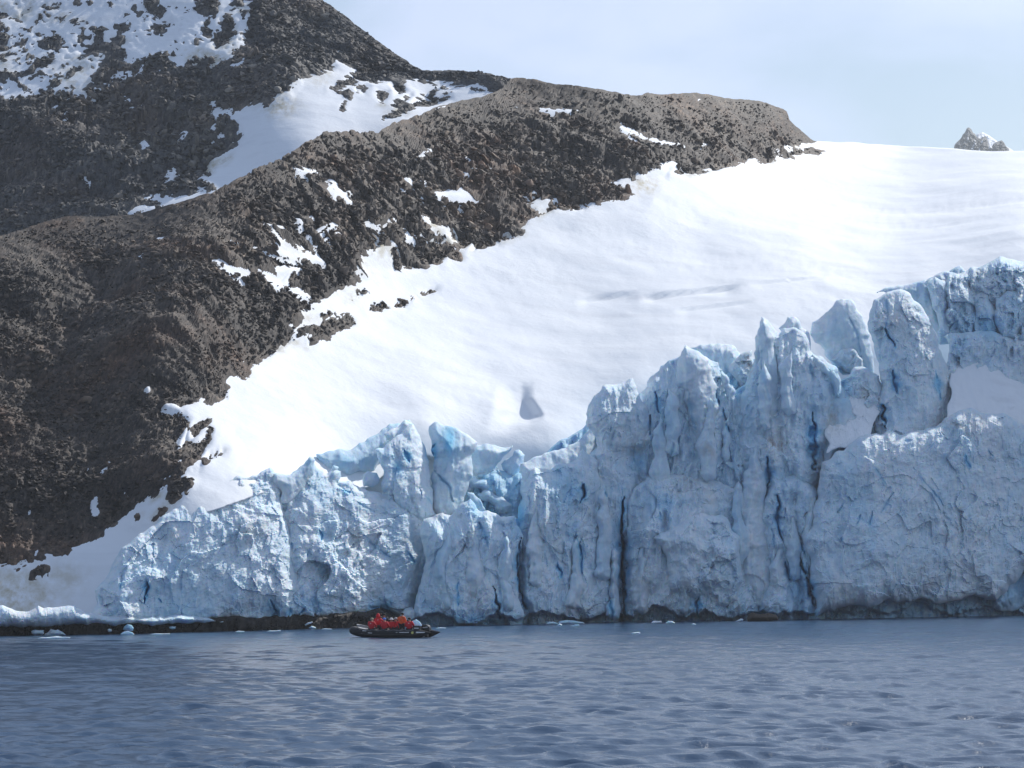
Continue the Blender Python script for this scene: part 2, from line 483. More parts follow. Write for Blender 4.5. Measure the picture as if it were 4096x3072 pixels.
A_PATCHES = [c4(p) for p in [
    [(775, 915), (850, 880), (930, 872), (1000, 860), (1080, 865), (1130, 920), (1180, 955), (1110, 960), (1060, 975), (1010, 980), (930, 950), (860, 940)],
    [(735, 690), (780, 635), (850, 620), (820, 665)], [(1015, 655), (1035, 655), (1078, 705), (1020, 682)],
    [(1080, 745), (1150, 732), (1280, 748), (1320, 770), (1280, 788), (1200, 757), (1100, 752)], [(1030, 785), (1070, 775), (1105, 800), (1040, 798)],
    [(775, 838), (815, 832), (820, 850), (790, 853)], [(1245, 848), (1310, 848), (1300, 870), (1255, 862)],
    [(1455, 970), (1550, 905), (1590, 920), (1640, 918), (1600, 960), (1500, 1030), (1440, 998)], [(1430, 920), (1480, 878), (1492, 890), (1450, 927)],
    [(410, 1115), (460, 1103), (490, 1130), (520, 1095), (578, 1098), (570, 1145), (510, 1182)], [(-40, 745), (60, 758), (102, 790), (60, 797), (-20, 775)],
    [(115, 855), (160, 848), (200, 815), (230, 830), (235, 870), (280, 900), (340, 868), (275, 920), (302, 947), (240, 940), (232, 985), (190, 940), (150, 900)],
    [(80, 1155), (130, 1128), (205, 1103), (180, 1140), (110, 1192)], [(-30, 1050), (62, 1045), (0, 1105)], [(215, 1180), (240, 1178), (250, 1200), (225, 1200)],
    [(135, 1215), (185, 1180), (195, 1205), (150, 1230)],
    [(645, 825), (690, 830), (695, 865), (670, 850)], [(770, 1065), (795, 1065), (800, 1110), (780, 1095)],
    [(1445, 378), (1570, 364), (1748, 376), (1680, 402), (1600, 402), (1500, 390)], [(1278, 352), (1330, 352), (1320, 365)], [(1350, 362), (1420, 368), (1380, 376)],
    [(860, 368), (935, 350), (925, 360), (880, 375)]]] + [c3(p) for p in [
    [(1680, 0), (1790, 3), (1850, 100), (1930, 165), (2005, 130), (1978, 180), (2035, 230), (1930, 252), (1840, 232), (1740, 172), (1610, 152), (1750, 140), (1750, 90)],
    [(1365, 240), (1450, 260), (1520, 250), (1600, 290), (1760, 300), (1905, 280), (1840, 322), (1810, 370), (1855, 380), (1800, 412), (1720, 392), (1660, 350), (1600, 330), (1520, 357), (1460, 312)],
    [(1418, 88), (1512, 103), (1500, 122), (1430, 118)], [(998, 90), (1052, 78), (1042, 102)], [(1078, 113), (1122, 113), (1100, 127)], [(868, 205), (902, 193), (892, 222)],
    [(622, 1582), (690, 1485), (662, 1560), (635, 1602)], [(1825, 410), (1880, 408), (1962, 460), (1930, 477), (1850, 452)], [(1955, 60), (2100, -5), (2125, 8), (2010, 82)],
    [(2035, 132), (2080, 98), (2092, 110), (2052, 142)], [(915, 1020), (935, 1010), (938, 1022), (920, 1032)], [(1125, 1065), (1140, 1062), (1145, 1085), (1128, 1088)],
    [(705, 525), (728, 522), (722, 545), (710, 548)], [(702, 650), (716, 646), (712, 664)], [(1525, 880), (1545, 850), (1548, 870), (1530, 905)],
    [(1090, 1450), (1115, 1430), (1140, 1345), (1158, 1305), (1190, 1245), (1205, 1240), (1185, 1290), (1150, 1370), (1125, 1445)],
    [(1200, 1370), (1215, 1340), (1280, 1290), (1330, 1275), (1300, 1330), (1265, 1360)], [(1120, 1525), (1140, 1490), (1175, 1495), (1150, 1520)], [(1950, 705), (1985, 690), (1985, 718), (1955, 720)]]] + [c7(p) for p in [
    [(553, 205), (582, 213), (580, 260), (612, 295), (540, 328), (530, 290)], [(722, 192), (750, 153), (757, 210), (730, 218)], [(128, 452), (150, 368), (162, 370), (147, 482)],
    [(198, 582), (238, 460), (247, 470), (217, 582)], [(240, 422), (262, 398), (256, 442)], [(155, 330), (180, 298), (175, 325), (160, 345)], [(985, 110), (1005, 88), (1008, 102)],
    [(510, 50), (520, 30), (520, 60)], [(500, 430), (518, 380), (522, 390), (506, 435)], [(332, 455), (352, 432), (350, 455)]]] + [c8(p) for p in [
    [(78, 640), (100, 638), (150, 665), (200, 680), (260, 710), (340, 733), (380, 738), (455, 745), (400, 750), (300, 740), (200, 737), (150, 702)],
    [(483, 505), (517, 508), (502, 520)], [(503, 855), (568, 848), (540, 866)], [(665, 800), (695, 785), (690, 795)], [(610, 765), (655, 760), (640, 772)], [(495, 740), (540, 732), (550, 742)]]]

B_GULLY = [(848, 405), (861, 437), (911, 456), (962, 449), (975, 430), (1070, 421), (1152, 380), (1165, 354), (1203, 316), (1278, 291), (1335, 285), (1339, 235),
    (1384, 247), (1422, 276), (1409, 308), (1453, 314), (1643, 314), (1795, 330), (1896, 336), (1966, 349), (2016, 384), (2016, 470), (1700, 600), (1300, 760), (1000, 830),
    (760, 850), (600, 850), (490, 855), (570, 815), (640, 820), (660, 780), (790, 760), (848, 747), (790, 715), (842, 696), (854, 633), (968, 551), (949, 506), (899, 471), (867, 487), (861, 538),
    (854, 582), (845, 560), (858, 500)]
B_UPPER = [(-1200, -700), (1009, -700)] + cu([(2030, 0), (2000, 130), (1950, 250), (1960, 350), (1900, 420), (1830, 490), (1740, 450), (1620, 440), (1530, 480), (1500, 540), (1440, 560),
    (1370, 520), (1340, 460), (1250, 470), (1150, 465), (1080, 460), (1020, 430), (960, 395), (900, 400), (820, 530), (780, 610), (720, 690), (680, 750), (560, 750), (420, 740), (300, 780), (160, 800), (60, 850), (0, 870)]) + [(-1200, 560)]
B_ISLANDS = [cu(p) for p in [
    [(1170, 20), (1250, -10), (1260, 50), (1340, 40), (1330, 100), (1280, 130), (1230, 90), (1170, 60)], [(1250, 160), (1360, 140), (1380, 190), (1300, 210), (1340, 250), (1270, 250)],
    [(1570, -10), (1760, -10), (1740, 90), (1690, 120), (1700, 190), (1640, 200), (1620, 120), (1570, 80)], [(1780, 150), (1860, 130), (1885, 200), (1870, 290), (1800, 350), (1740, 380), (1710, 290), (1780, 230)],
    [(1870, -10), (1930, 10), (1930, 70), (1890, 60)], [(1930, 100), (1990, 85), (1970, 150), (1940, 165)], [(940, 220), (1040, 195), (1030, 230), (960, 250)],
    [(750, 220), (830, 240), (820, 320), (780, 400), (690, 440), (640, 390), (740, 350), (760, 270)], [(340, 300), (500, 270), (510, 310), (460, 370), (400, 390), (340, 370)],
    [(270, 470), (400, 460), (420, 510), (330, 560), (250, 630), (210, 600), (280, 550)], [(460, 150), (540, 125), (520, 160), (490, 185)], [(-60, 80), (50, 85), (75, 110), (30, 130), (-60, 135)],
    [(-60, 190), (30, 190), (50, 260), (-60, 270)], [(-60, 300), (60, 300), (50, 350), (-60, 330)], [(190, 75), (240, 70), (210, 100)], [(100, 140), (180, 150), (160, 175), (110, 150)],
    [(830, 400), (960, 360), (940, 380), (850, 410)], [(900, 310), (1000, 290), (990, 330), (920, 325)], [(600, 530), (680, 520), (640, 560), (580, 580)], [(450, 610), (540, 620), (480, 640)],
    [(400, 670), (500, 655), (450, 705), (400, 690)], [(540, 690), (610, 690), (580, 715)], [(270, 260), (460, 245), (380, 272), (290, 292)], [(180, 710), (260, 730), (200, 738)],
    [(-60, 600), (100, 600), (180, 620), (20, 645)], [(-60, 770), (40, 790), (20, 830), (-60, 830)], [(1400, 50), (1530, 60), (1520, 85), (1420, 85)], [(440, 60), (480, 45), (470, 65)], [(560, 45), (635, 40), (600, 60)],
    [(640, 270), (660, 250), (690, 290), (660, 320)], [(690, 290), (740, 280), (720, 310)], [(1630, 200), (1700, 230), (1700, 280), (1650, 260)], [(580, 180), (660, 170), (600, 205)], [(100, 340), (210, 320), (190, 350), (120, 365)],
    [(-60, 400), (70, 370), (60, 390), (0, 410)], [(-60, 440), (50, 450), (20, 490), (-60, 480)], [(0, 560), (60, 560), (20, 580)], [(1080, 70), (1150, 80), (1130, 100)], [(640, 400), (690, 380), (720, 400), (660, 430)]]] + [c4(p) for p in [
    [(190, 245), (260, 225), (330, 150), (352, 160), (340, 215), (260, 238)], [(590, 215), (640, 193), (665, 250), (620, 267)], [(508, 270), (547, 263), (530, 332), (510, 332)],
    [(770, 300), (850, 245), (895, 250), (850, 290), (960, 295), (850, 330), (760, 340), (650, 400), (560, 425), (640, 360)], [(250, 370), (290, 330), (270, 380)], [(300, 260), (315, 255), (312, 300)],
    [(360, 245), (405, 238), (395, 260)], [(590, 350), (690, 290), (650, 340), (610, 360)], [(540, 430), (620, 400), (600, 420)], [(1090, 245), (1210, 255), (1250, 268), (1120, 258)], [(905, 275), (960, 285), (920, 300)]]] + [c2(p) for p in [
    [(1370, 760), (1440, 745), (1500, 790), (1530, 870), (1420, 890), (1370, 860)], [(1360, 930), (1420, 910), (1400, 940)], [(1360, 1000), (1440, 985), (1390, 1030)]]]
B_PATCHES = [cu(p) for p in [
    [(915, 600), (980, 572), (1012, 605)], [(1008, 592), (1042, 573), (1042, 612)], [(1208, 530), (1262, 538), (1268, 585), (1240, 562)], [(1098, 602), (1142, 558), (1138, 602)],
    [(1008, 775), (1052, 800), (1047, 830), (1125, 818), (1060, 843), (1008, 812)], [(735, 692), (840, 668), (820, 690), (905, 688), (760, 708)], [(368, 932), (432, 918), (422, 947)],
    [(538, 792), (592, 758), (582, 782)], [(1458, 912), (1532, 883), (1512, 922)], [(258, 902), (302, 878), (312, 912)], [(1930, 520), (1975, 440), (1965, 500), (1880, 545)], [(80, 910), (130, 885), (160, 890), (100, 930)],
    [(390, 870), (460, 830), (450, 850)], [(470, 950), (560, 880), (540, 910), (490, 955)], [(600, 775), (670, 770), (640, 785)]]] + [c2(p) for p in [
    [(1140, 890), (1180, 815), (1170, 870), (1150, 895)], [(1040, 1200), (1080, 1080), (1100, 1070), (1070, 1160), (1045, 1205)], [(905, 905), (918, 870), (915, 900)],
    [(765, 1347), (840, 1320), (900, 1285), (925, 1310), (830, 1347)], [(915, 1250), (945, 1240), (935, 1255)], [(960, 1255), (1010, 1225), (1005, 1245)], [(525, 1130), (550, 1122), (540, 1132)],
    [(1150, 715), (1200, 690), (1195, 705), (1160, 730)]]]

A_TOP = np.array([(-600, 1050), (-300, 990), (0, 945), (130, 900), (250, 866), (400, 858), (520, 852), (650, 828), (850, 768), (1000, 690), (1130, 630), (1250, 548), (1290, 528), (1400, 525), (1520, 527),
    (1570, 490), (1680, 460), (1760, 425), (1850, 400), (1930, 394), (1975, 374), (2014, 346), (2045, 314), (2075, 311), (2222, 338), (2407, 360), (2565, 380), (2590, 366), (2640, 372), (2778, 376), (2963, 394), (3055, 411), (3148, 444), (3157, 478),
    (3204, 519), (3255, 563), (3333, 571), (3518, 581), (3703, 592), (3889, 604), (4096, 608), (4700, 612)], float)
A_BOT = np.array([(-600, 2500), (330, 2500), (400, 2441.0), (520, 2317.0), (640, 2253.0), (900, 2181.0), (1080, 2170), (1240, 2155), (1400, 2185), (1540, 2185), (1700, 2120), (1900, 2120), (2100, 2170), (2350, 2070), (2600, 1920), (2900, 1780), (3200, 1720), (3500, 1700), (3800, 1720), (4096, 1770), (4700, 1770)], float)
B_TOP = np.array([(-600, -420), (500, -420), (1000, -230), (1296, 0), (1407, 83), (1518, 167), (1611, 231), (1689, 286), (1720, 291), (1850, 287), (2000, 300), (2070, 318), (2160, 350)], float)
B_BOT = np.array([(-600, 1130), (0, 1030), (250, 930), (520, 910), (850, 840), (1000, 770), (1250, 640), (1500, 610), (1700, 540), (1850, 480), (2160, 470)], float)
DEP_A = tps([(-300, 2480, 206), (0, 2430, 207), (0, 2270, 210), (-300, 2270, 209), (330, 2430, 209), (500, 2060, 216), (700, 2030, 213.5), (1000, 1890, 221), (1240, 1840, 232), (1400, 1880, 237), (1500, 1750, 243), (1700, 1690, 248),
    (2000, 1780, 252), (2200, 1780, 254), (2350, 1650, 261), (2540, 1530, 267), (2740, 1400, 275), (3050, 1330, 282), (3400, 1220, 292), (3700, 1130, 301), (4096, 1040, 306), (4400, 1030, 310),
    (0, 1600, 227), (-300, 1600, 224), (0, 950, 253), (-300, 990, 249), (520, 855, 262), (700, 1300, 236), (500, 1650, 225), (850, 770, 264), (1300, 530, 288), (1100, 1400, 247), (1600, 1150, 276), (1600, 800, 288), (1560, 510, 303),
    (2000, 950, 297), (2000, 600, 314), (2010, 310, 335), (1760, 430, 316), (2000, 395, 328), (2400, 820, 312), (2400, 355, 339), (2800, 680, 335), (2800, 385, 359), (3200, 600, 378), (3150, 455, 382),
    (3600, 590, 407), (3600, 900, 338), (4096, 606, 404), (4400, 612, 410), (4096, 800, 345), (2800, 1000, 308), (2400, 1250, 285), (1900, 1400, 269), (900, 1600, 233), (300, 1350, 238), (3200, 950, 319), (3800, 1450, 289), (4096, 1450, 295), (4400, 1450, 299), (3500, 1450, 285), (3200, 1500, 279), (2900, 1600, 271), (2540, 1720, 263), (2200, 1930, 252), (1950, 1930, 249), (1700, 1880, 245), (1450, 1970, 235)])
DEP_B = tps([(-300, 1100, 297), (0, 1000, 300), (0, 430, 329), (0, 0, 349), (-300, 0, 345), (520, 880, 303), (850, 800, 306), (600, 300, 336), (1000, 0, 352), (1300, 0, 361), (1000, 400, 326), (900, 650, 316), (1250, 600, 312),
    (1500, 560, 319), (1350, 320, 334), (1600, 430, 328), (1700, 290, 345), (2000, 310, 341), (2100, 400, 339), (0, -400, 366), (1000, -230, 368), (500, 600, 319), (1150, 150, 345), (1180, 330, 330)])
SLOPE_N = np.array([-0.05, -0.5, 0.86]); SLOPE_N /= np.linalg.norm(SLOPE_N)

def sdf_of(px, py, polys, reach=90.0):
    """largest signed distance (inside positive) to any of the polygons, and per polygon index"""
    P = np.stack([px, py], -1).reshape(-1, 2); out = np.full(len(P), -reach); who = np.full(len(P), -1)
    for i, pl in enumerate(polys):
        a = np.asarray(pl, float); lo = a.min(0) - reach; hi = a.max(0) + reach
        m = np.nonzero((P[:, 0] > lo[0]) & (P[:, 0] < hi[0]) & (P[:, 1] > lo[1]) & (P[:, 1] < hi[1]))[0]
        if not len(m): continue
        d, _, ins = poly_dist(P[m], a)
        s = np.where(ins, d, -d)
        better = s > out[m]
        out[m[better]] = s[better]; who[m[better]] = i
    return out.reshape(px.shape), who.reshape(px.shape)

def stone_template(seed, sub=1):
    r = np.random.default_rng(seed)
    bm = bmesh.new(); bmesh.ops.create_icosphere(bm, subdivisions=sub, radius=1.0)
    v = np.array([x.co[:] for x in bm.verts]); f = np.array([[q.index for q in x.verts] for x in bm.faces]); bm.free()
    for _ in range(7 if sub == 1 else 11):                 # chisel with random planes
        n = r.normal(size=3); n /= np.linalg.norm(n); h = r.uniform(0.45, 0.85)
        d = v @ n; v = v - np.outer(np.maximum(d - h, 0), n)
    v *= np.array([r.uniform(0.8, 1.5), r.uniform(0.6, 1.1), r.uniform(0.35, 0.75)])
    v *= 1 + 0.12 * r.normal(size=(len(v), 1))
    return v, f

def rand_rot(n, rg):
    q = rg.normal(size=(n, 4)); q /= np.linalg.norm(q, axis=1)[:, None]
    a, b, c, d = q.T
    return np.stack([np.stack([1 - 2 * (c * c + d * d), 2 * (b * c - a * d), 2 * (b * d + a * c)], -1),
                     np.stack([2 * (b * c + a * d), 1 - 2 * (b * b + d * d), 2 * (c * d - a * b)], -1),
                     np.stack([2 * (b * d - a * c), 2 * (c * d + a * b), 1 - 2 * (b * b + c * c)], -1)], 1)

def bake_stones(name, pos, size, mat, parent, rg):
    T = [stone_template(100 + i) for i in range(7)]
    V, Fs, tone = [], [], []; base = 0
    R = rand_rot(len(pos), rg)
    hf = rg.random(len(pos)) < 0.6; az = rg.random(len(pos)) * 6.283; tl = rg.normal(size=len(pos)) * 0.35 + 0.25
    ca, sa, ct, st = np.cos(az), np.sin(az), np.cos(tl), np.sin(tl); zz = np.zeros(len(pos))
    R2 = np.stack([np.stack([ca, -sa, zz], -1), np.stack([sa * ct, ca * ct, -st], -1), np.stack([sa * st, ca * st, ct], -1)], 1)
    R = np.where(hf[:, None, None], R2, R); k = rg.integers(0, len(T), len(pos)); tn = np.clip(rg.beta(1.6, 2.2, len(pos)), 0, 1)
    for i, (tv, tf) in enumerate(T):
        m = k == i; n = int(m.sum())
        if not n: continue
        v = np.einsum('nij,kj->nki', R[m], tv) * size[m][:, None, None] + pos[m][:, None, :]
        V.append(v.reshape(-1, 3)); Fs.append((tf[None] + (np.arange(n) * len(tv))[:, None, None]).reshape(-1, 3) + base)
        tone.append(np.repeat(tn[m], len(tv))); base += n * len(tv)
    o = mesh_np(name, np.vstack(V), np.vstack(Fs), mat, parent, False, {'tone': np.concatenate(tone)})
    o['kind'] = 'stuff'
    return o

BOULDERS = {}
def boulder_mesh(i, mat):
    key = (i, mat.name)
    if key not in BOULDERS:
        v, f = stone_template(300 + i, 2)
        o = mesh_np('boulder', v, f, mat, None, False, {'tone': np.full(len(v), (0.35 + 0.09 * i) % 0.9)})
        BOULDERS[key] = o.data; bpy.data.objects.remove(o)
    return BOULDERS[key]

def terrain(sheet, cols, top, bot, depth, nrows, main_snow, islands, patches, mat, rock_name, rock_label, snow_name, snow_label, block, n_stone, seed, stone_px):
    rg = np.random.default_rng(seed)
    t = np.linspace(0, 1, nrows)[:, None]
    tp = np.interp(cols, top[:, 0], top[:, 1])[None]; bt = np.interp(cols, bot[:, 0], bot[:, 1])[None]
    px = np.broadcast_to(cols[None], (nrows, len(cols))).copy(); py = bt + (tp - bt) * t
    Y = depth(px, py)
    if sheet == 'A':
        lean = np.interp(px, [1900, 2400], [0.28, 0.15]); gap = np.interp(px, [300, 500, 1000, 1250, 2300, 3000, 3600], [-20, 1.0, 2.0, 7.5, 9.0, 9.0, 12.0])
        ct = np.interp(px, [500, 1080, 1240, 1420, 1560, 1700, 2000, 2300, 2540, 2740, 3050, 3400, 3700, 4096], [2060, 1870, 1840, 1900, 1790, 1730, 1800, 1760, 1600, 1480, 1400, 1360, 1450, 1520])
        Y = np.maximum(Y, base_y(px, py, lean) + gap - 90 * smooth(110, 10, py - ct))
    if sheet == 'A':                                       # hollow with a broken wall on its right
        pol = rough_outline([(1985, 1552), (2020, 1536), (2060, 1540), (2090, 1528), (2124, 1540), (2112, 1600), (2150, 1665), (2110, 1700), (2040, 1742), (1955, 1748), (1946, 1715), (1975, 1640)], 10, 3.0, 55)
        hs, _ = sdf_of(px, py, [pol], 40.0)
        Y = Y + 2.0 * smooth(-24, 30, hs) * smooth(1500, 1640, py) * smooth(0, 150, px - np.interp(py, [1540, 1640, 1715, 1750], [1962, 1950, 1925, 1930])) * smooth(1765, 1660, py)
    P0 = at(px, py, Y); P0f = P0.reshape(-1, 3)
    # ragged snow edges
    wob = (perlin(np.stack([px.ravel() / 34, py.ravel() / 26, np.zeros(px.size)], -1), seed) * 9 + perlin(np.stack([px.ravel() / 11, py.ravel() / 8, np.zeros(px.size)], -1), seed + 1) * 5).reshape(px.shape)
    s_main, w_main = sdf_of(px, py, main_snow); s_pat, w_pat = sdf_of(px, py, patches); s_isl, _ = sdf_of(px, py, islands)
    deep = np.clip(s_main / 60, 0, 1)
    s_main = np.minimum(s_main + wob * (1 - 0.5 * deep), -s_isl - 0.6 * wob); s_pat = s_pat + wob * 0.5
    if sheet == 'B':                                       # many small rocks showing through the thin upper snow
        u_, v_ = (px + 0.9 * py) / 30, (py - 0.35 * px) / 13
        sp_ = (perlin(np.stack([u_.ravel(), v_.ravel(), np.zeros(px.size)], -1), 61).reshape(px.shape) - 0.58 + 0.14 * smooth(700, 100, px)) * 55
        s_main = np.where((py < 470) & (px < 1010), np.minimum(s_main, -sp_), s_main)
    snow = np.maximum(s_main, s_pat)
    rocky = smooth(25, -25, snow)
    # shape of the ground
    big = fbm(P0f / 11.0, 3, 0.5, seed + 3).reshape(px.shape) * 1.5 * smooth(40, -60, snow) * (1 - 0.75 * smooth(0.8, 0.97, np.broadcast_to(t, px.shape)))
    base = P0 + SLOPE_N * (big + wob * 0)[..., None]
    if sheet == 'A': base = shape_glacier(base, px, py, s_main)
    bx = block(px, py)
    U, W = P0[..., 0], P0[..., 1] * 1.25
    warp = fbm(P0f / 3.0, 2, 0.5, seed + 9).reshape(px.shape)
    f1, e1 = facets(U / 2.4 + warp * 0.5, W / 2.6 + warp * 0.4, seed + 20, 1.6)
    f2, e2 = facets(U / 0.95 + warp * 0.7, W / 1.05, seed + 30, 1.8)
    f3, _ = facets(U / 0.42, W / 0.48 + warp, seed + 40, 1.8)
    disp = bx * f1 * 1.25 + (0.25 + 0.75 * bx) * f2 * 0.5 + f3 * 0.16 + fbm(P0f / 1.6, 4, 0.55, seed + 5).reshape(px.shape) * 0.28
    disp = (disp + (0.22 * (1 - bx)) * f1) * 0.62 + 0.3 * fbm(P0f / np.array([5.0, 9.0, 9.0]), 3, 0.5, seed + 8, 'ridge').reshape(px.shape)
    disp = disp * (1 - 0.72 * smooth(0.86, 0.985, np.broadcast_to(t, px.shape)))
    disp -= bx * smooth(0.12, 0.0, e1) * 0.45
    if sheet == 'B': disp = disp + 0.16 * smooth(0, -7, snow) * smooth(-60, -25, snow)
    rockP = base + SLOPE_N * (disp * (0.35 + 0.65 * rocky) - 0.55 * smooth(6, 60, snow))[..., None]
    soft = fbm(P0f / 6.0, 3, 0.45, seed + 7).reshape(px.shape) * 0.16
    def lift(s): return np.clip(s * (0.0115 if sheet == 'A' else 0.006), -0.6, 0.07) + soft * 0.7 * smooth(-5, 40, s)
    # over the skyline the ground goes on and falls away behind
    def back(Pg, drop):
        rows = [Pg]
        for k in range(1, 9):
            q = Pg[-1:].copy(); q[..., 1] += k * 3.5; q[..., 2] -= drop * k * 3.5 * (0.4 + 0.1 * k); rows.append(q)
        return np.concatenate(rows, 0)
    nr, nc = nrows + 8, len(cols)
    idx = np.arange(nr * nc).reshape(nr, nc)
    Fq = np.stack([idx[:-1, :-1], idx[:-1, 1:], idx[1:, 1:], idx[1:, :-1]], -1).reshape(-1, 4)
    def ext(a): return np.concatenate([a] + [a[-1:]] * 8, 0).ravel()
    sm, spt, wp = ext(s_main), ext(s_pat), ext(w_pat)
    tone = np.clip(0.36 + 0.30 * ext(f2) + 0.25 * ext(f3) + 0.15 * rg.normal(size=nr * nc), 0, 0.95)
    RV = back(rockP, 0.5).reshape(-1, 3)
    sn_all = np.maximum(sm, spt)
    keep = (sn_all[Fq] < 75).any(1)
    v, f, a = compact(RV, Fq[keep], {'tone': tone})
    rock = mesh_np(rock_name, v, f, mat, None, False, a)
    tag(rock, rock_label, 'mountain', kind='structure')
    # snow: the large field and every patch
    dirt = smooth(40, -5, sm) * smooth(0.1, 0.45, fbm(back(P0, 0.5).reshape(-1, 3) / 9.0, 2, 0.5, seed + 50)) * 0.8
    if sheet == 'A':
        for (qx, qy, qr, amt) in [(60, 2380, 170, 1.0), (250, 2310, 100, 0.5), (1560, 1010, 90, 0.7), (1440, 1075, 70, 0.6), (2580, 745, 60, 1.0), (1230, 1280, 70, 0.5), (1000, 1440, 40, 0.3)]:
            dirt = np.maximum(dirt, amt * np.exp(-(((ext(px) - qx) / qr) ** 2 + ((ext(py) - qy) / (qr * 0.6)) ** 2)))
    else:
        for (qx, qy, qr, amt) in [(1120, 425, 70, 1.0), (1280, 320, 60, 0.4)]:
            dirt = np.maximum(dirt, amt * np.exp(-(((ext(px) - qx) / qr) ** 2 + ((ext(py) - qy) / (qr * 0.6)) ** 2)))
    SV = back(base + SLOPE_N * lift(s_main)[..., None], 0.5).reshape(-1, 3)
    keep = (sm[Fq] > -34).any(1)
    v, f, a = compact(SV, Fq[keep], {'dirt': dirt})
    so = mesh_np(snow_name, v, f, SNOW, None, True, a)
    tag(so, snow_label, 'snowfield', kind='structure')
    PV = back(base + SLOPE_N * lift(s_pat)[..., None], 0.5).reshape(-1, 3)
    for i in range(len(patches)):
        ok = (wp == i) & (spt > -30)
        keep = ok[Fq].all(1) & (spt[Fq] > -16).any(1)
        if keep.sum() < 3: continue
        v, f, a = compact(PV, Fq[keep], {'dirt': dirt * 0.3 + 0.05})
        mesh_np('snow_patch', v, f, SNOW, rock, True, a)
    # loose stones
    cell = np.abs(np.gradient(py, axis=0)); wgt = np.where((snow < -3) | ((snow < 6) & (rg.random(px.shape) < 0.15)), cell, 0.0)
    bare = fbm(P0f / 4.5, 3, 0.55, seed + 60).reshape(px.shape)
    wgt = wgt * (0.4 + 0.6 * smooth(0.3, -0.15, bare)) * (1 - 0.35 * bx)
    wgt[(py < -40) | (px < -120) | (px > 4220)] = 0; wgt[int(nrows * 0.992):] = 0; wgt[:, -1] = 0
    pr = (wgt / wgt.sum()).ravel()
    pick = rg.choice(px.size, n_stone, p=pr)
    r_, c_ = np.unravel_index(pick, px.shape); r_ = np.minimum(r_, nrows - 2); c_ = np.minimum(c_, len(cols) - 2)
    u, w = rg.random(n_stone)[:, None], rg.random(n_stone)[:, None]
    pos = rockP[r_, c_] + u * (rockP[r_, c_ + 1] - rockP[r_, c_]) + w * (rockP[r_ + 1, c_] - rockP[r_, c_])
    mpp = Y[r_, c_] / FPX
    spx = np.clip(stone_px * np.exp(rg.normal(size=n_stone) * 0.48) * (1 + 0.6 * bx[r_, c_]) * (0.85 + 0.75 * np.clip(fbm(P0f / 6.5, 2, 0.5, seed + 66).reshape(px.shape)[r_, c_], -0.5, 1.0)) * (1 - 0.45 * smooth(0.88, 1.0, r_ / nrows)), 3.0, 36)
    size = spx * mpp * 0.62
    pos = pos + SLOPE_N * (size * 0.25)[:, None]
    order = np.argsort(-size); bigs, rest = order[:150], order[150:]
    bake_stones('scree', pos[rest], size[rest], mat, rock, rg)
    for j, i in enumerate(bigs):
        o = bpy.data.objects.new('boulder', boulder_mesh(j % 8, mat))
        o.location = pos[i]; o.scale = [size[i] * 1.1] * 3; o.rotation_euler = rg.random(3) * 6.28
        put(o, rock)
    return rock, so

def shape_glacier(base, px, py, s):
    """hollow with a broken wall on the snow slope, and long shallow swells"""
    out = base.copy()
    P = base.reshape(-1, 3)
    sw = fbm(P * np.array([0.02, 0.05, 0.05]), 3, 0.5, 71).reshape(px.shape)
    out[..., 2] += 1.0 * sw * smooth(20, 200, s)
    # old crevasse lines: small steps that catch a shadow
    for (x0, y0, x1, y1, hh) in [(2560, 1190, 2960, 1138, 0.5), (2300, 1205, 2560, 1165, 0.35), (2700, 1240, 3020, 1200, 0.25), (3000, 1130, 3300, 1105, 0.2)]:
        yl = y0 + (y1 - y0) * (px - x0) / (x1 - x0)
        m = smooth(x0 - 10, x0 + 60, px) * smooth(x1 + 10, x1 - 60, px)
        q = py - yl
        out[..., 2] -= hh * m * smooth(-5, 2, q) * np.exp(-np.clip(q, 0, None) / 26.0)
    return out

def block_a(px, py):
    g = np.exp(-(((px - 1500) / 480) ** 2 + ((py - 800) / 300) ** 2)) + 0.6 * np.exp(-(((px - 1250) / 260) ** 2 + ((py - 950) / 260) ** 2)) + 0.5 * np.exp(-(((px - 2250) / 350) ** 2 + ((py - 650) / 200) ** 2))
    return np.clip(g + 0.08, 0, 1)
def block_b(px, py):
    return np.clip(0.35 + 0.5 * np.exp(-(((px - 600) / 500) ** 2 + ((py - 550) / 250) ** 2)), 0, 1)

terrain('A', np.arange(-760, 5001, 6.0), A_TOP, A_BOT, DEP_A, 260, [A_SNOW_MAIN], A_ISLANDS, A_PATCHES, ROCK_BROWN,
        'brown_mountain', 'dark brown rocky mountainside strewn with scree above the snow slope', 'snow_slope',
        'smooth white snow slope of the glacier above the ice cliff', block_a, 30000, 21, 8.5)
terrain('B', np.arange(-760, 2161, 6.0), B_TOP, B_BOT, DEP_B, 210, [B_UPPER, B_GULLY], B_ISLANDS, B_PATCHES, ROCK_GREY,
        'grey_mountain', 'steep grey mountain behind the brown ridge at upper left', 'upper_snowfield',
        'snow patched with rock on the upper grey mountain and in its gully', block_b, 17000, 22, 7.5)
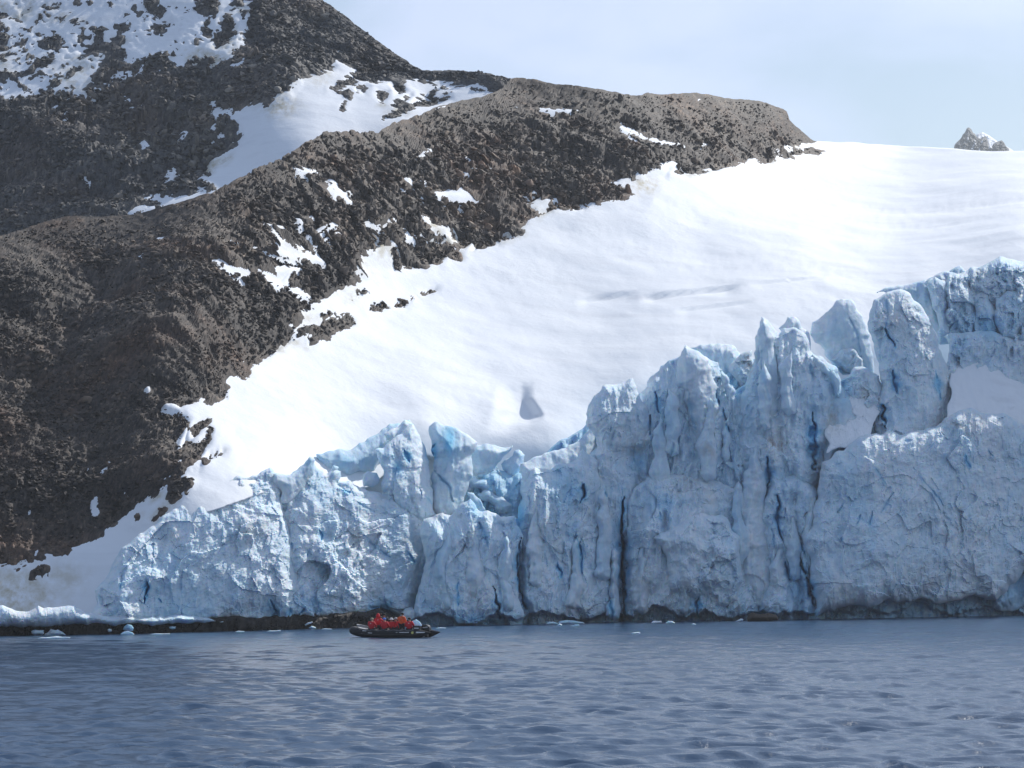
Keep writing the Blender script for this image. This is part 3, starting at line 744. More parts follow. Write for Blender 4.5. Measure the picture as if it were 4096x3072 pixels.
# ------------------------------------------------------------------ the ice cliff
CRACKS = [  # (polyline in photo pixels, half width px, depth m)
    ([(2085, 2150), (2075, 2200), (2066, 2260), (2072, 2330), (2090, 2390), (2108, 2440)], 8, 4.5),
    ([(1915, 2090), (1935, 2130), (1955, 2190)], 6, 2.0), ([(1965, 2340), (1980, 2370), (1995, 2430), (1998, 2470)], 12, 5.0),
    ([(2495, 1990), (2490, 2050), (2482, 2110), (2490, 2180), (2488, 2260), (2492, 2330), (2500, 2400), (2498, 2480)], 9, 6.0),
    ([(2490, 2120), (2494, 2200), (2491, 2300), (2498, 2380)], 13, 4.0),
    ([(2320, 2150), (2318, 2200), (2322, 2260), (2330, 2290)], 8, 3.5), ([(2300, 2120), (2312, 2170)], 5, 2.0), ([(2230, 2250), (2245, 2310)], 9, 2.5),
    ([(2330, 1940), (2338, 1985), (2326, 2010)], 12, 4.0), ([(2415, 1945), (2425, 1985)], 7, 3.0),
    ([(1740, 1885), (1765, 1915), (1795, 1940), (1805, 1985), (1815, 2010)], 6, 3.0), ([(1680, 1955), (1685, 1980)], 6, 2.2), ([(1700, 1985), (1730, 2015)], 5, 2.0),
    ([(1620, 1800), (1640, 1850)], 8, 2.0), ([(1730, 1780), (1730, 1845)], 15, 2.0),
    ([(2620, 1560), (2630, 1610), (2640, 1650)], 8, 3.0), ([(2598, 1660), (2600, 1740)], 7, 3.0), ([(2890, 1630), (2905, 1700), (2915, 1730)], 7, 3.5), ([(2865, 1560), (2872, 1620)], 11, 3.0),
    ([(2690, 1770), (2690, 1830)], 6, 2.0), ([(2750, 1560), (2770, 1680), (2785, 1720)], 5, 1.2), ([(3110, 1640), (3112, 1660)], 6, 2.0),
    ([(3070, 1830), (3075, 1900), (3072, 1960)], 9, 4.0), ([(3045, 1400), (3050, 1500), (3080, 1600)], 6, 1.0), ([(3240, 1450), (3250, 1520)], 5, 1.5),
    ([(3110, 1980), (3115, 2040), (3108, 2080), (3125, 2160)], 9, 4.5), ([(3140, 2030), (3136, 2080)], 5, 2.0), ([(3085, 2110), (3100, 2190)], 5, 2.0), ([(3205, 2175), (3220, 2220)], 8, 3.0),
    ([(3195, 2230), (3215, 2280), (3240, 2340), (3255, 2430)], 11, 5.0), ([(3140, 2250), (3160, 2320)], 8, 3.0), ([(3250, 1650), (3255, 1800), (3252, 1880)], 16, 4.0),
    ([(3540, 1315), (3560, 1350), (3582, 1392)], 8, 3.0), ([(3573, 1480), (3576, 1530), (3592, 1572)], 9, 3.0), ([(3532, 1620), (3535, 1680), (3545, 1715)], 15, 4.5), ([(3740, 1480), (3755, 1560), (3765, 1600)], 7, 1.6),
    ([(3545, 1200), (3552, 1270), (3540, 1310)], 5, 0.9), ([(3385, 1250), (3430, 1340), (3450, 1450)], 4, 1.5),
    ([(3575, 1970), (3545, 2020), (3525, 2050)], 5, 1.6), ([(3375, 2010), (3350, 2050)], 5, 1.5), ([(3445, 2060), (3430, 2095)], 6, 2.0), ([(3490, 2045), (3480, 2100)], 5, 1.8), ([(3365, 2150), (3368, 2165)], 6, 2.0),
    ([(3720, 1950), (3740, 1975), (3770, 2020)], 5, 1.6), ([(3835, 2005), (3875, 2055)], 3.5, 0.9), ([(3960, 2130), (3955, 2210)], 3.5, 0.8), ([(3930, 2100), (4030, 2180)], 3, 0.7), ([(3860, 2150), (3850, 2190)], 5, 0.9),
    ([(3830, 2320), (3860, 2355)], 3, 0.6), ([(3860, 1820), (3880, 1870)], 8, 1.2), ([(3955, 1800), (3975, 1830)], 7, 1.2), ([(3620, 1765), (3650, 1760)], 5, 1.2), ([(3740, 1770), (3710, 1800)], 4, 0.8),
    ([(590, 2330), (585, 2370), (582, 2410)], 12, 2.6), ([(485, 2320), (480, 2360)], 5, 1.0), ([(630, 2395), (645, 2410)], 9, 1.6), ([(1280, 2110), (1288, 2140), (1285, 2160)], 7, 1.6), ([(1165, 2170), (1170, 2190)], 6, 1.4),
    ([(1235, 2195), (1230, 2225)], 5, 1.4), ([(1080, 2400), (1110, 2450), (1080, 2480)], 14, 1.6), ([(1220, 2430), (1180, 2480)], 8, 1.2), ([(1165, 2430), (1150, 2470)], 7, 1.2), ([(1455, 2140), (1500, 2190), (1560, 2230)], 6, 1.0),
    ([(1635, 2210), (1655, 2250)], 9, 1.6), ([(1500, 2430), (1520, 2450), (1530, 2480)], 30, 3.5), ([(1430, 2010), (1500, 2050)], 6, 1.0), ([(1370, 1960), (1400, 1970)], 8, 1.2), ([(2590, 2200), (2600, 2160)], 4, 1.0),
    ([(2640, 2050), (2650, 2090)], 5, 2.2), ([(2440, 2400), (2450, 2480)], 7, 2.5), ([(2790, 2390), (2796, 2470)], 12, 2.5), ([(2000, 2350), (2010, 2470)], 4, 1.0), ([(1830, 2330), (1830, 2420)], 9, 0.7), ([(3490, 1860), (3520, 1900), (3545, 1940)], 4, 0.6), ([(3650, 1870), (3690, 1920), (3720, 1950)], 4, 0.8), ([(4000, 2010), (4080, 2100)], 3, 0.6)]
BLUES = [(1800, 1760, 30, 70, 0.9), (1590, 1870, 20, 30, 0.7), (2080, 2060, 30, 90, 0.9), (1900, 2030, 30, 40, 0.5), (2260, 1950, 70, 110, 0.35), (2560, 1840, 50, 60, 0.5), (2660, 2010, 70, 30, 0.4), (3252, 1760, 25, 120, 0.6), (3080, 1500, 60, 120, 0.15), (2660, 1700, 80, 140, 0.25),
         (3360, 1560, 60, 100, 0.35), (3190, 2350, 60, 120, 0.4), (3330, 1500, 40, 60, 0.4), (2600, 2480, 400, 40, 0.4), (1900, 2480, 250, 35, 0.6), (3300, 2460, 500, 40, 0.5), (1500, 2430, 40, 40, 0.6), (1400, 1840, 130, 40, 0.45), (3950, 1310, 70, 60, 0.5), (3440, 2000, 60, 60, 0.15), (1240, 2420, 70, 40, 0.4), (3860, 1300, 60, 120, 0.3), (1090, 2430, 40, 40, 0.5)]
DIRTS = [(3330, 1660, 40, 60, 0.9), (3270, 1880, 40, 60, 0.7), (3100, 1780, 35, 60, 0.9), (2500, 1790, 70, 40, 0.7), (2830, 1790, 40, 50, 0.6), (3640, 2320, 110, 50, 0.35), (1450, 2150, 50, 60, 0.5), (1020, 2120, 70, 60, 0.45), (680, 2140, 40, 40, 0.5), (2560, 2300, 50, 60, 0.5), (3000, 1450, 30, 60, 0.8), (3620, 1280, 100, 60, 0.35), (3900, 1150, 140, 60, 0.35), (3850, 1700, 160, 40, 0.45), (2800, 1960, 120, 60, 0.35), (3800, 1500, 40, 100, 0.4), (2400, 2050, 60, 60, 0.4), (1780, 2060, 80, 14, 0.5), (1960, 1740, 50, 30, 0.7)]

def relief(P, style, seed):
    n = len(P); X, Z = P[:, 0], P[:, 2]
    Q = np.stack([X, np.zeros(n), Z], -1)
    warp = fbm(Q / 5.0, 2, 0.5, seed + 1)
    out = np.zeros(n)
    mk = 0.22 + 0.78 * smooth(-0.25, 0.35, fbm(Q / 5.5, 2, 0.5, seed + 12))
    if style in ('rough', 'wall', 'crumble'):
        f, e = facets(X / 2.3 + warp * 0.8, Z / 2.6 + warp * 0.6, seed + 2, 1.7)
        f2, e2 = facets(X / 0.95 + warp, Z / 1.05, seed + 3, 1.8)
        k = {'rough': 1.0, 'wall': 0.6, 'crumble': 1.25}[style]
        out += k * (1.1 * f * (0.4 + 0.6 * mk) + 0.42 * f2 * mk) + 0.5 * fbm(Q / 2.4, 5, 0.52, seed + 4, 'billow') * k * (0.5 + 0.5 * mk) + 0.9 * k * fbm(Q / 4.5, 3, 0.5, seed + 13)
        if style == 'crumble':
            f3, e3 = facets(X / 0.6, Z / 0.6 + warp, seed + 5, 1.6); out += 0.4 * f3 * mk
    if style in ('wall', 'flute'):
        out += 0.75 * fbm(np.stack([X / 2.4 + warp * 0.6, np.zeros(n), Z / 9.0], -1), 4, 0.5, seed + 6, 'ridge')
        out += 0.35 * fbm(np.stack([X / 0.9, np.zeros(n), Z / 2.8], -1), 3, 0.5, seed + 7)
    if style in ('smooth', 'slab', 'flute'):
        a = 0.5 if style == 'slab' else 0.8
        f, e = facets(X / 3.6 + warp * 0.8, Z / 4.6 + warp * 0.6, seed + 8, 1.3)
        out += a * (0.55 * f + 0.9 * fbm(Q / 3.2, 4, 0.45, seed + 9))
    # shapes shared by neighbouring blocks, so that the wall stays one wall
    out += 0.9 * fbm(Q / np.array([6.0, 1, 9.0]), 2, 0.5, 500)
    out += 0.42 * fbm(np.stack([X / 1.3 + warp * 0.4, np.zeros(n), Z / 6.5], -1), 3, 0.55, 510, 'ridge')
    f4, _ = facets(X / 0.75 + warp * 1.2, Z / 1.3 + warp * 0.6, 520, 1.8)
    f5, _ = facets(X / 0.36, Z / 0.42 + warp, 530, 1.8)
    rgh = {'slab': 0.35, 'smooth': 0.5, 'flute': 0.8}.get(style, 1.0)
    out += rgh * (0.42 * f4 * (0.3 + 0.7 * mk) + 0.15 * f5 * (0.35 + 0.65 * mk))
    out += 0.16 * fbm(Q / 0.7, 4, 0.62, seed + 10)
    return out

def piece(name, poly, yoff, bulge, R, style, parent, mat=None, step=4.0, lean=0.15, jitter=6.5, back=0.7, notch=0.0, seed=1, amp=1.0, ybase=None, blue=0.0, dirt=0.0, edge=26.0, cracks=True, flat=False, attr_names=('blue', 'dirt')):
    out = rough_outline(poly, max(6.0, step * 2), jitter, seed)
    lo, hi = out.min(0) - step * 1.5, out.max(0) + step * 1.5
    gx, gy = np.arange(lo[0], hi[0] + step, step), np.arange(lo[1], hi[1] + step, step)
    GX, GY = np.meshgrid(gx, gy); shp = GX.shape
    P = np.stack([GX.ravel(), GY.ravel()], -1)
    dist, near, ins = poly_dist(P, out)
    I = ins.reshape(shp)
    cnt = I[:-1, :-1].astype(int) + I[1:, :-1] + I[:-1, 1:] + I[1:, 1:]
    idx = np.arange(P.shape[0]).reshape(shp)
    quads = np.stack([idx[1:, :-1], idx[1:, 1:], idx[:-1, 1:], idx[:-1, :-1]], -1)[cnt >= 1]
    if not len(quads): return None
    Q = np.where(ins[:, None], P, near); d = np.where(ins, dist, 0.0)
    px, py = Q[:, 0], Q[:, 1]
    Y0 = base_y(px, py, lean) + yoff if ybase is None else ybase(px, py) + yoff
    t = np.clip(d / R, 0, 1); prof = np.sqrt(np.clip(1 - (1 - t) ** 2, 0, 1))
    if style in ('flute', 'smooth', 'slab', 'wall'):
        prof = 0.4 * prof + 0.6 * np.clip(d / (R * 1.35), 0, 1)
    W0 = at(px, py, Y0)
    rel = relief(W0, style, seed * 13) * amp * smooth(0, edge, d)
    Yf = Y0 - bulge * prof - rel
    blu = np.full(len(px), blue); drt = np.full(len(px), dirt)
    if cracks:
        for ci, (pl, w, dep) in enumerate(CRACKS):
            if w < 4: continue
            a = np.asarray(pl, float); m = np.nonzero((px > a[:, 0].min() - 40) & (px < a[:, 0].max() + 40) & (py > a[:, 1].min() - 40) & (py < a[:, 1].max() + 40))[0]
            if not len(m): continue
            pp = Q[m] + np.stack([perlin(np.stack([Q[m][:, 0] / 26, Q[m][:, 1] / 30, np.full(len(m), ci * 3.1)], -1), 91), np.zeros(len(m))], -1) * w * 1.1
            cd, near_, _ = poly_dist(pp, a, closed=False)
            along = (np.hypot(near_[:, 0] - a[0, 0], near_[:, 1] - a[0, 1]) / (np.hypot(*(a[-1] - a[0])) + 1e-6))
            tap = 0.25 + 0.75 * np.clip(np.sin(np.clip(along, 0.02, 0.98) * math.pi), 0, 1) ** 0.7
            tap = tap * (0.65 + 0.9 * perlin(np.stack([near_[:, 0] / 40, near_[:, 1] / 40, np.full(len(m), ci * 1.7)], -1), 92))
            cd = cd / np.clip(tap, 0.15, 1.3)
            k = np.exp(-(cd / (w * (1.1 if w <= 6 else 0.75))) ** 2)
            Yf[m] += dep * (0.2 if w <= 6 else 0.28 if w <= 9 and len(pl) < 6 else 0.42) * k * np.clip(smooth(0, 6, d[m]), 0, 1)
            blu[m] = np.maximum(blu[m], np.exp(-(cd / (w * 2.2)) ** 2) * (0.45 if w <= 6 else 0.85))
        for (bx, by, rx, ry, v) in BLUES:
            blu = np.maximum(blu, v * np.exp(-((px - bx) / rx) ** 2 - ((py - by) / ry) ** 2))
        for (bx, by, rx, ry, v) in DIRTS:
            drt = np.maximum(drt, v * np.exp(-((px - bx) / rx) ** 2 - ((py - by) / ry) ** 2))
    if notch > 0:
        wl_ = shore_py(px); hn = 30 + 62 * perlin(np.stack([px / 150, np.zeros(len(px)), np.zeros(len(px))], -1), 33) + 14 * perlin(np.stack([px / 26, np.zeros(len(px)), np.zeros(len(px))], -1), 34)
        Yf += notch * smooth(-4, 10, py - (wl_ - np.clip(hn, 4, 100)))
    Yb = Y0 + back * bulge * prof
    Yb = np.maximum(Yb, Yf + 0.25 * (d > 0))
    F = at(px, py, Yf)
    n = len(P)
    bidx = np.where(ins, np.arange(n) + n, np.arange(n))
    V = np.vstack([F, at(px, py, Yb)])
    fq = np.vstack([quads, bidx[quads][:, ::-1]])
    v, f, a = compact(V, fq, {attr_names[0]: np.concatenate([blu, blu]), attr_names[1]: np.concatenate([drt, drt])})
    return mesh_np(name, v, f, mat or ICE, parent, not (flat or style in ('rough', 'crumble', 'wall', 'flute')), a)

GL = empty('glacier', at(np.array(2400.), np.array(2488.), 240.0))
GL.location.z = 0
tag(GL, 'pale blue broken glacier front with seracs standing in the sea', 'glacier')
GLI = GL.location.copy()
def ice(name, poly, yoff, bulge, R, style, seed, **kw):
    o = piece(name, poly, yoff, bulge, R, style, GL, seed=seed, **kw)
    if o is not None: o.matrix_parent_inverse = Matrix.Translation(-GLI)
    return o

# the front, from the left
ice('ice_wall', [(330, 2500), (372, 2440), (390, 2380), (405, 2325), (440, 2270), (500, 2190), (560, 2130), (600, 2110), (640, 2085), (655, 2068), (700, 2035), (800, 1985), (900, 1932), (1000, 1893), (1080, 1868), (1108, 1890), (1120, 1960), (1130, 2050), (1180, 2150), (1200, 2300), (1185, 2478), (1000, 2484), (700, 2492)],
    -0.5, 2.6, 200, 'rough', 1, amp=0.75, lean=0.32, dirt=0.05)
ice('ice_wall', [(1112, 1940), (1160, 1893), (1240, 1825), (1268, 1835), (1310, 1895), (1345, 1900), (1342, 1935), (1400, 1930), (1470, 1955), (1530, 1980), (1548, 1950), (1620, 1960), (1700, 2050), (1720, 2150), (1690, 2300), (1655, 2440), (1640, 2485), (1560, 2460), (1520, 2425), (1490, 2465), (1400, 2472), (1180, 2480), (1105, 2482), (1130, 2200)],
    0.6, 2.4, 120, 'crumble', 2, amp=0.8, lean=0.28, dirt=0.06)
ice('ice_block', [(1100, 1900), (1160, 1893), (1240, 1828), (1262, 1838), (1258, 1900), (1230, 1950), (1150, 2010), (1112, 2020)], -0.8, 1.2, 50, 'slab', 3, lean=0.28, amp=0.5)
ice('serac', [(1495, 1795), (1560, 1765), (1590, 1745), (1620, 1745), (1650, 1705), (1672, 1735), (1700, 1790), (1720, 1850), (1740, 2060), (1700, 2110), (1560, 2010), (1540, 1950), (1530, 1880), (1505, 1830)], 0.2, 2.5, 70, 'rough', 4, lean=0.28, amp=0.7)
ice('serac', [(1715, 1705), (1740, 1687), (1790, 1685), (1830, 1715), (1905, 1770), (1890, 1800), (1880, 1830), (1890, 1900), (1865, 1990), (1850, 2060), (1760, 2085), (1730, 1990), (1722, 1850)], 1.0, 2.4, 60, 'slab', 5, lean=0.28, amp=0.8)
ice('ice_slab', [(1860, 1800), (1900, 1790), (1960, 1778), (2058, 1770), (2040, 1800), (1990, 1850), (1965, 1890), (1900, 1990), (1860, 2000)], 4.5, 1.6, 40, 'slab', 6, lean=0.28)
ice('ice_wall', [(1255, 1812), (1330, 1800), (1400, 1788), (1500, 1738), (1560, 1700), (1640, 1676), (1655, 1700), (1550, 1810), (1500, 1885), (1400, 1900), (1300, 1872)], 5.5, 1.4, 60, 'smooth', 7, lean=0.28, blue=0.25, amp=0.5)
ice('ice_block', [(1520, 1732), (1545, 1715), (1620, 1675), (1650, 1690), (1652, 1720), (1600, 1762), (1540, 1772)], 3.4, 1.3, 30, 'slab', 8, lean=0.28)
ice('ice_block', [(1440, 1900), (1470, 1880), (1510, 1890), (1520, 1930), (1500, 1960), (1450, 1950)], 1.0, 1.0, 24, 'slab', 9, lean=0.28)
ice('ice_block', [(1310, 1905), (1335, 1862), (1352, 1870), (1350, 1930), (1320, 1950)], 0.4, 0.6, 16, 'slab', 10, lean=0.28)
for i, (pl, yo) in enumerate([
    ([(2000, 1855), (2076, 1812), (2092, 1822), (2081, 1871), (2060, 1925), (2032, 1904)], 4.2),
    ([(1891, 1896), (1951, 1852), (1973, 1863), (1989, 1904), (2011, 1947), (1983, 1940), (1920, 1930)], 3.4),
    ([(1978, 1863), (2000, 1871), (2038, 1920), (2065, 1947), (2030, 1960), (1995, 1904)], 3.0),
    ([(1875, 1925), (1891, 1909), (1945, 1920), (1978, 1942), (2038, 1980), (2042, 2003), (2005, 1990), (1951, 1978), (1924, 1980), (1883, 1945)], 2.2),
    ([(1913, 1978), (1956, 1963), (2005, 1980), (2048, 2018), (2040, 2050), (1994, 2050), (1967, 2020)], 1.4),
    ([(1850, 1945), (1864, 1948), (1902, 1990), (1935, 2018), (1962, 2050), (1985, 2074), (1951, 2074), (1918, 2045), (1891, 2001)], -0.6)]):
    ice('ice_slab', pl, yo, 0.9, 22, 'slab', 20 + i, lean=0.28, step=3.0, blue=0.12, amp=0.5, edge=12)
ice('ice_wall', [(1690, 2140), (1700, 2085), (1745, 2060), (1770, 2048), (1800, 2055), (1850, 2012), (1880, 1997), (1910, 2030), (1980, 2072), (2000, 2080), (2060, 2065), (2082, 2120), (2082, 2200), (2064, 2300), (2080, 2400), (2098, 2460), (2090, 2530), (1640, 2530), (1660, 2400), (1680, 2310), (1700, 2230)],
    -2.6, 2.6, 70, 'wall', 30, notch=2.2, amp=0.9)
ice('ice_wall', [(2088, 2160), (2075, 2060), (2085, 1980), (2105, 1900), (2140, 1870), (2200, 1880), (2230, 1865), (2300, 1850), (2330, 1800), (2390, 1850), (2440, 2000), (2480, 2050), (2484, 2200), (2488, 2330), (2494, 2520), (2108, 2520), (2098, 2430), (2074, 2320)],
    -0.9, 2.2, 60, 'wall', 31, notch=2.6, amp=0.9, blue=0.06)
ice('serac', [(2350, 1690), (2355, 1640), (2380, 1580), (2410, 1545), (2480, 1538), (2530, 1518), (2562, 1570), (2595, 1620), (2604, 1700), (2600, 1760), (2590, 1800), (2590, 1900), (2560, 2000), (2520, 2130), (2380, 2140), (2365, 1950), (2375, 1850), (2380, 1760)], -0.4, 2.2, 60, 'wall', 32, amp=0.75)
ice('serac', [(2545, 1640), (2590, 1530), (2640, 1475), (2680, 1440), (2715, 1420), (2735, 1370), (2762, 1400), (2800, 1425), (2838, 1430), (2872, 1450), (2895, 1500), (2925, 1560), (2975, 1620), (3000, 1720), (3020, 1850), (3020, 2000), (2800, 2060), (2600, 2060), (2480, 2000), (2510, 1800)], 1.0, 2.8, 90, 'flute', 33, amp=1.15, blue=0.1)
ice('serac', [(2700, 1470), (2722, 1415), (2737, 1382), (2765, 1410), (2800, 1432), (2835, 1440), (2845, 1500), (2880, 1600), (2860, 1700), (2870, 1850), (2830, 1980), (2790, 1900), (2775, 1720), (2730, 1600), (2710, 1530)], -1.6, 2.4, 50, 'smooth', 34, amp=0.7)
ice('ice_spur', [(2880, 1470), (2905, 1500), (2930, 1570), (2945, 1640), (2940, 1700), (2918, 1640), (2900, 1580), (2880, 1530)], -0.4, 0.9, 20, 'slab', 35, step=3)
ice('ice_slab', [(2760, 1392), (2800, 1372), (2850, 1375), (2950, 1385), (2962, 1400), (2995, 1450), (2985, 1560), (2880, 1500)], 6.5, 1.6, 40, 'slab', 36)
ice('ice_block', [(2925, 1470), (2960, 1412), (3005, 1400), (3018, 1440), (3018, 1600), (2960, 1620), (2935, 1540)], 4.0, 1.6, 30, 'crumble', 37, dirt=0.2)
ice('serac', [(3030, 1400), (3025, 1350), (3045, 1263), (3058, 1270), (3074, 1290), (3100, 1335), (3122, 1342), (3135, 1315), (3182, 1315), (3217, 1345), (3242, 1400), (3282, 1420), (3342, 1480), (3367, 1540), (3377, 1600), (3345, 1700), (3300, 1900), (3265, 2000), (2960, 2010), (2925, 1900), (2930, 1750), (2965, 1620), (3008, 1480)], 0.0, 3.0, 100, 'flute', 38, amp=1.0)
ice('serac', [(3035, 1420), (3030, 1355), (3046, 1272), (3072, 1295), (3098, 1345), (3110, 1420), (3105, 1520), (3120, 1640), (3080, 1720), (3050, 1640), (3040, 1520)], -2.2, 1.6, 40, 'smooth', 39, amp=0.5)
ice('ice_spur', [(3240, 1412), (3285, 1430), (3335, 1485), (3360, 1545), (3366, 1590), (3345, 1600), (3330, 1550), (3290, 1480), (3250, 1440)], -1.4, 1.0, 22, 'slab', 40, step=3)
ice('ice_block', [(3108, 1312), (3150, 1265), (3182, 1275), (3242, 1332), (3242, 1400), (3130, 1372)], 6.0, 1.4, 30, 'slab', 41)
ice('ice_slab', [(3245, 1335), (3250, 1290), (3300, 1240), (3370, 1200), (3402, 1205), (3452, 1260), (3487, 1330), (3495, 1450), (3510, 1580), (3440, 1600), (3380, 1500), (3300, 1420)], 6.5, 1.8, 50, 'slab', 42, amp=0.5)
ice('ice_block', [(3330, 1440), (3370, 1400), (3410, 1400), (3450, 1440), (3460, 1490), (3400, 1500)], 4.8, 1.2, 26, 'crumble', 43, dirt=0.3)
ice('serac', [(3478, 1310), (3480, 1240), (3500, 1200), (3550, 1172), (3600, 1162), (3640, 1185), (3700, 1250), (3732, 1300), (3772, 1400), (3792, 1500), (3812, 1600), (3830, 1680), (3820, 1800), (3700, 1830), (3600, 1830), (3540, 1800), (3505, 1720), (3515, 1640), (3530, 1560), (3500, 1420)], 1.0, 3.0, 110, 'rough', 44, amp=0.75)
ice('ice_slab', [(3500, 1172), (3560, 1148), (3700, 1118), (3742, 1150), (3782, 1250), (3796, 1380), (3760, 1380), (3700, 1230), (3640, 1180)], 7.0, 1.5, 36, 'slab', 46)
ice('ice_wall', [(3690, 1135), (3740, 1100), (3800, 1080), (3860, 1070), (3930, 1050), (4000, 1022), (4060, 1035), (4110, 1045), (4300, 1000), (4960, 1000), (4960, 1560), (4096, 1480), (3960, 1450), (3900, 1440), (3840, 1400), (3795, 1370), (3770, 1240)], 3.0, 3.0, 160, 'crumble', 47, amp=1.6, lean=0.22)
for i, (pl, yo) in enumerate([
    ([(3705, 1140), (3740, 1105), (3785, 1130), (3800, 1200), (3792, 1330), (3765, 1340), (3740, 1230)], 6.6), ([(3790, 1150), (3840, 1130), (3890, 1150), (3900, 1240), (3870, 1280), (3850, 1400), (3810, 1360), (3795, 1260)], 6.8),
    ([(3885, 1180), (3930, 1160), (3960, 1200), (3990, 1240), (3980, 1330), (3940, 1400), (3905, 1330), (3900, 1250)], 5.8), ([(3980, 1190), (4040, 1160), (4100, 1175), (4130, 1260), (4080, 1350), (4010, 1370), (3985, 1280)], 5.0),
    ([(4060, 1190), (4110, 1150), (4180, 1170), (4200, 1300), (4120, 1330), (4070, 1260)], 4.2), ([(3800, 1085), (3840, 1060), (3890, 1085), (3880, 1130), (3820, 1130)], 8.4), ([(3890, 1080), (3950, 1060), (4010, 1090), (3990, 1150), (3920, 1150)], 7.6), ([(4010, 1075), (4070, 1065), (4120, 1100), (4090, 1160), (4020, 1150)], 6.8)]):
    ice('ice_block', pl, yo - 5.0, 1.3, 40, 'rough', 50 + i, lean=0.22, blue=0.1, dirt=0.05)
ice('snow_ledge', [(3770, 1690), (3798, 1590), (3806, 1470), (3845, 1410), (3900, 1445), (3960, 1470), (4020, 1520), (4100, 1540), (4960, 1580), (4960, 1800), (4096, 1720), (3880, 1680)], 0, 0.8, 60, 'smooth', 60, mat=SNOW, ybase=lambda px, py: shore_y(px) - 1.5 + (1700 - py) * 0.030, amp=0.3, cracks=False)
ice('snow_ledge', [(3340, 1480), (3400, 1490), (3500, 1560), (3540, 1640), (3460, 1760), (3300, 1820), (3330, 1700)], 0, 0.6, 50, 'rough', 61, mat=SNOW, ybase=lambda px, py: shore_y(px) - 0.5 + (1800 - py) * 0.028, amp=0.4)
ice('ice_slab', [(3285, 1900), (3280, 1690), (3300, 1620), (3342, 1590), (3402, 1600), (3432, 1680), (3428, 1745), (3385, 1800), (3330, 1850)], -1.0, 0.9, 36, 'slab', 62, amp=0.5)
ice('ice_slab', [(3100, 1765), (3128, 1712), (3180, 1692), (3222, 1700), (3232, 1830), (3216, 1890), (3150, 1918), (3108, 1905)], -1.6, 0.8, 40, 'slab', 63, amp=0.5)
ice('serac', [(2990, 2420), (2950, 2300), (2958, 2050), (2965, 1930), (3000, 1830), (3022, 1782), (3045, 1830), (3060, 1900), (3066, 2000), (3078, 2150), (3082, 2300), (3064, 2430)], -2.6, 1.6, 50, 'smooth', 64, amp=0.8)
ice('serac', [(3030, 2520), (3050, 2200), (3040, 2050), (3080, 1910), (3200, 1900), (3275, 1980), (3268, 2100), (3275, 2300), (3300, 2520)], -2.2, 1.8, 40, 'flute', 65, notch=2.4, amp=1.2, blue=0.12)
ice('ice_wall', [(2494, 2520), (2500, 2300), (2505, 2060), (2540, 1960), (2600, 1900), (2750, 1900), (2962, 1950), (3010, 2050), (3005, 2250), (3070, 2520)], -2.0, 2.2, 60, 'wall', 66, notch=2.4, amp=1.0)
ice('ice_block', [(2610, 2150), (2700, 2105), (2800, 2040), (2900, 2080), (2950, 2150), (2965, 2300), (2960, 2400), (2880, 2420), (2820, 2392), (2740, 2402), (2672, 2345), (2650, 2230)], -4.4, 2.8, 80, 'crumble', 67, amp=0.8)
ice('ice_block', [(2770, 2030), (2800, 1990), (2850, 1970), (2886, 2000), (2882, 2070), (2822, 2130), (2780, 2090)], -3.6, 1.3, 36, 'slab', 68)
ice('ice_block', [(2550, 2120), (2585, 2010), (2620, 2000), (2645, 2100), (2640, 2180), (2560, 2200)], -3.6, 1.4, 36, 'smooth', 69)
ice('ice_wall', [(3262, 2480), (3250, 2350), (3226, 2200), (3216, 2130), (3236, 2100), (3266, 2000), (3282, 1900), (3290, 1850), (3340, 1812), (3400, 1782), (3470, 1742), (3530, 1727), (3556, 1708), (3600, 1735), (3700, 1725), (3780, 1682), (3850, 1637), (3880, 1630), (3930, 1642), (4000, 1655), (4096, 1682), (4960, 1760), (4960, 2330), (4096, 2270), (4060, 2330), (3985, 2400), (3945, 2400), (3900, 2368), (3850, 2412), (3780, 2420), (3650, 2392), (3560, 2412), (3450, 2432), (3380, 2430), (3300, 2440)],
    -4.0, 3.2, 110, 'rough', 70, amp=0.62)
ice('ice_wall', [(3240, 2380), (3500, 2350), (4960, 2330), (4960, 2530), (3240, 2530)], 0.5, 1.6, 60, 'wall', 71, blue=0.4, notch=1.5, cracks=False)
ice('ice_block', [(3960, 2440), (3975, 2385), (4060, 2310), (4110, 2265), (4960, 2300), (4960, 2420), (4100, 2430), (4020, 2445)], -2.2, 2.2, 60, 'smooth', 72, blue=0.35, cracks=False)
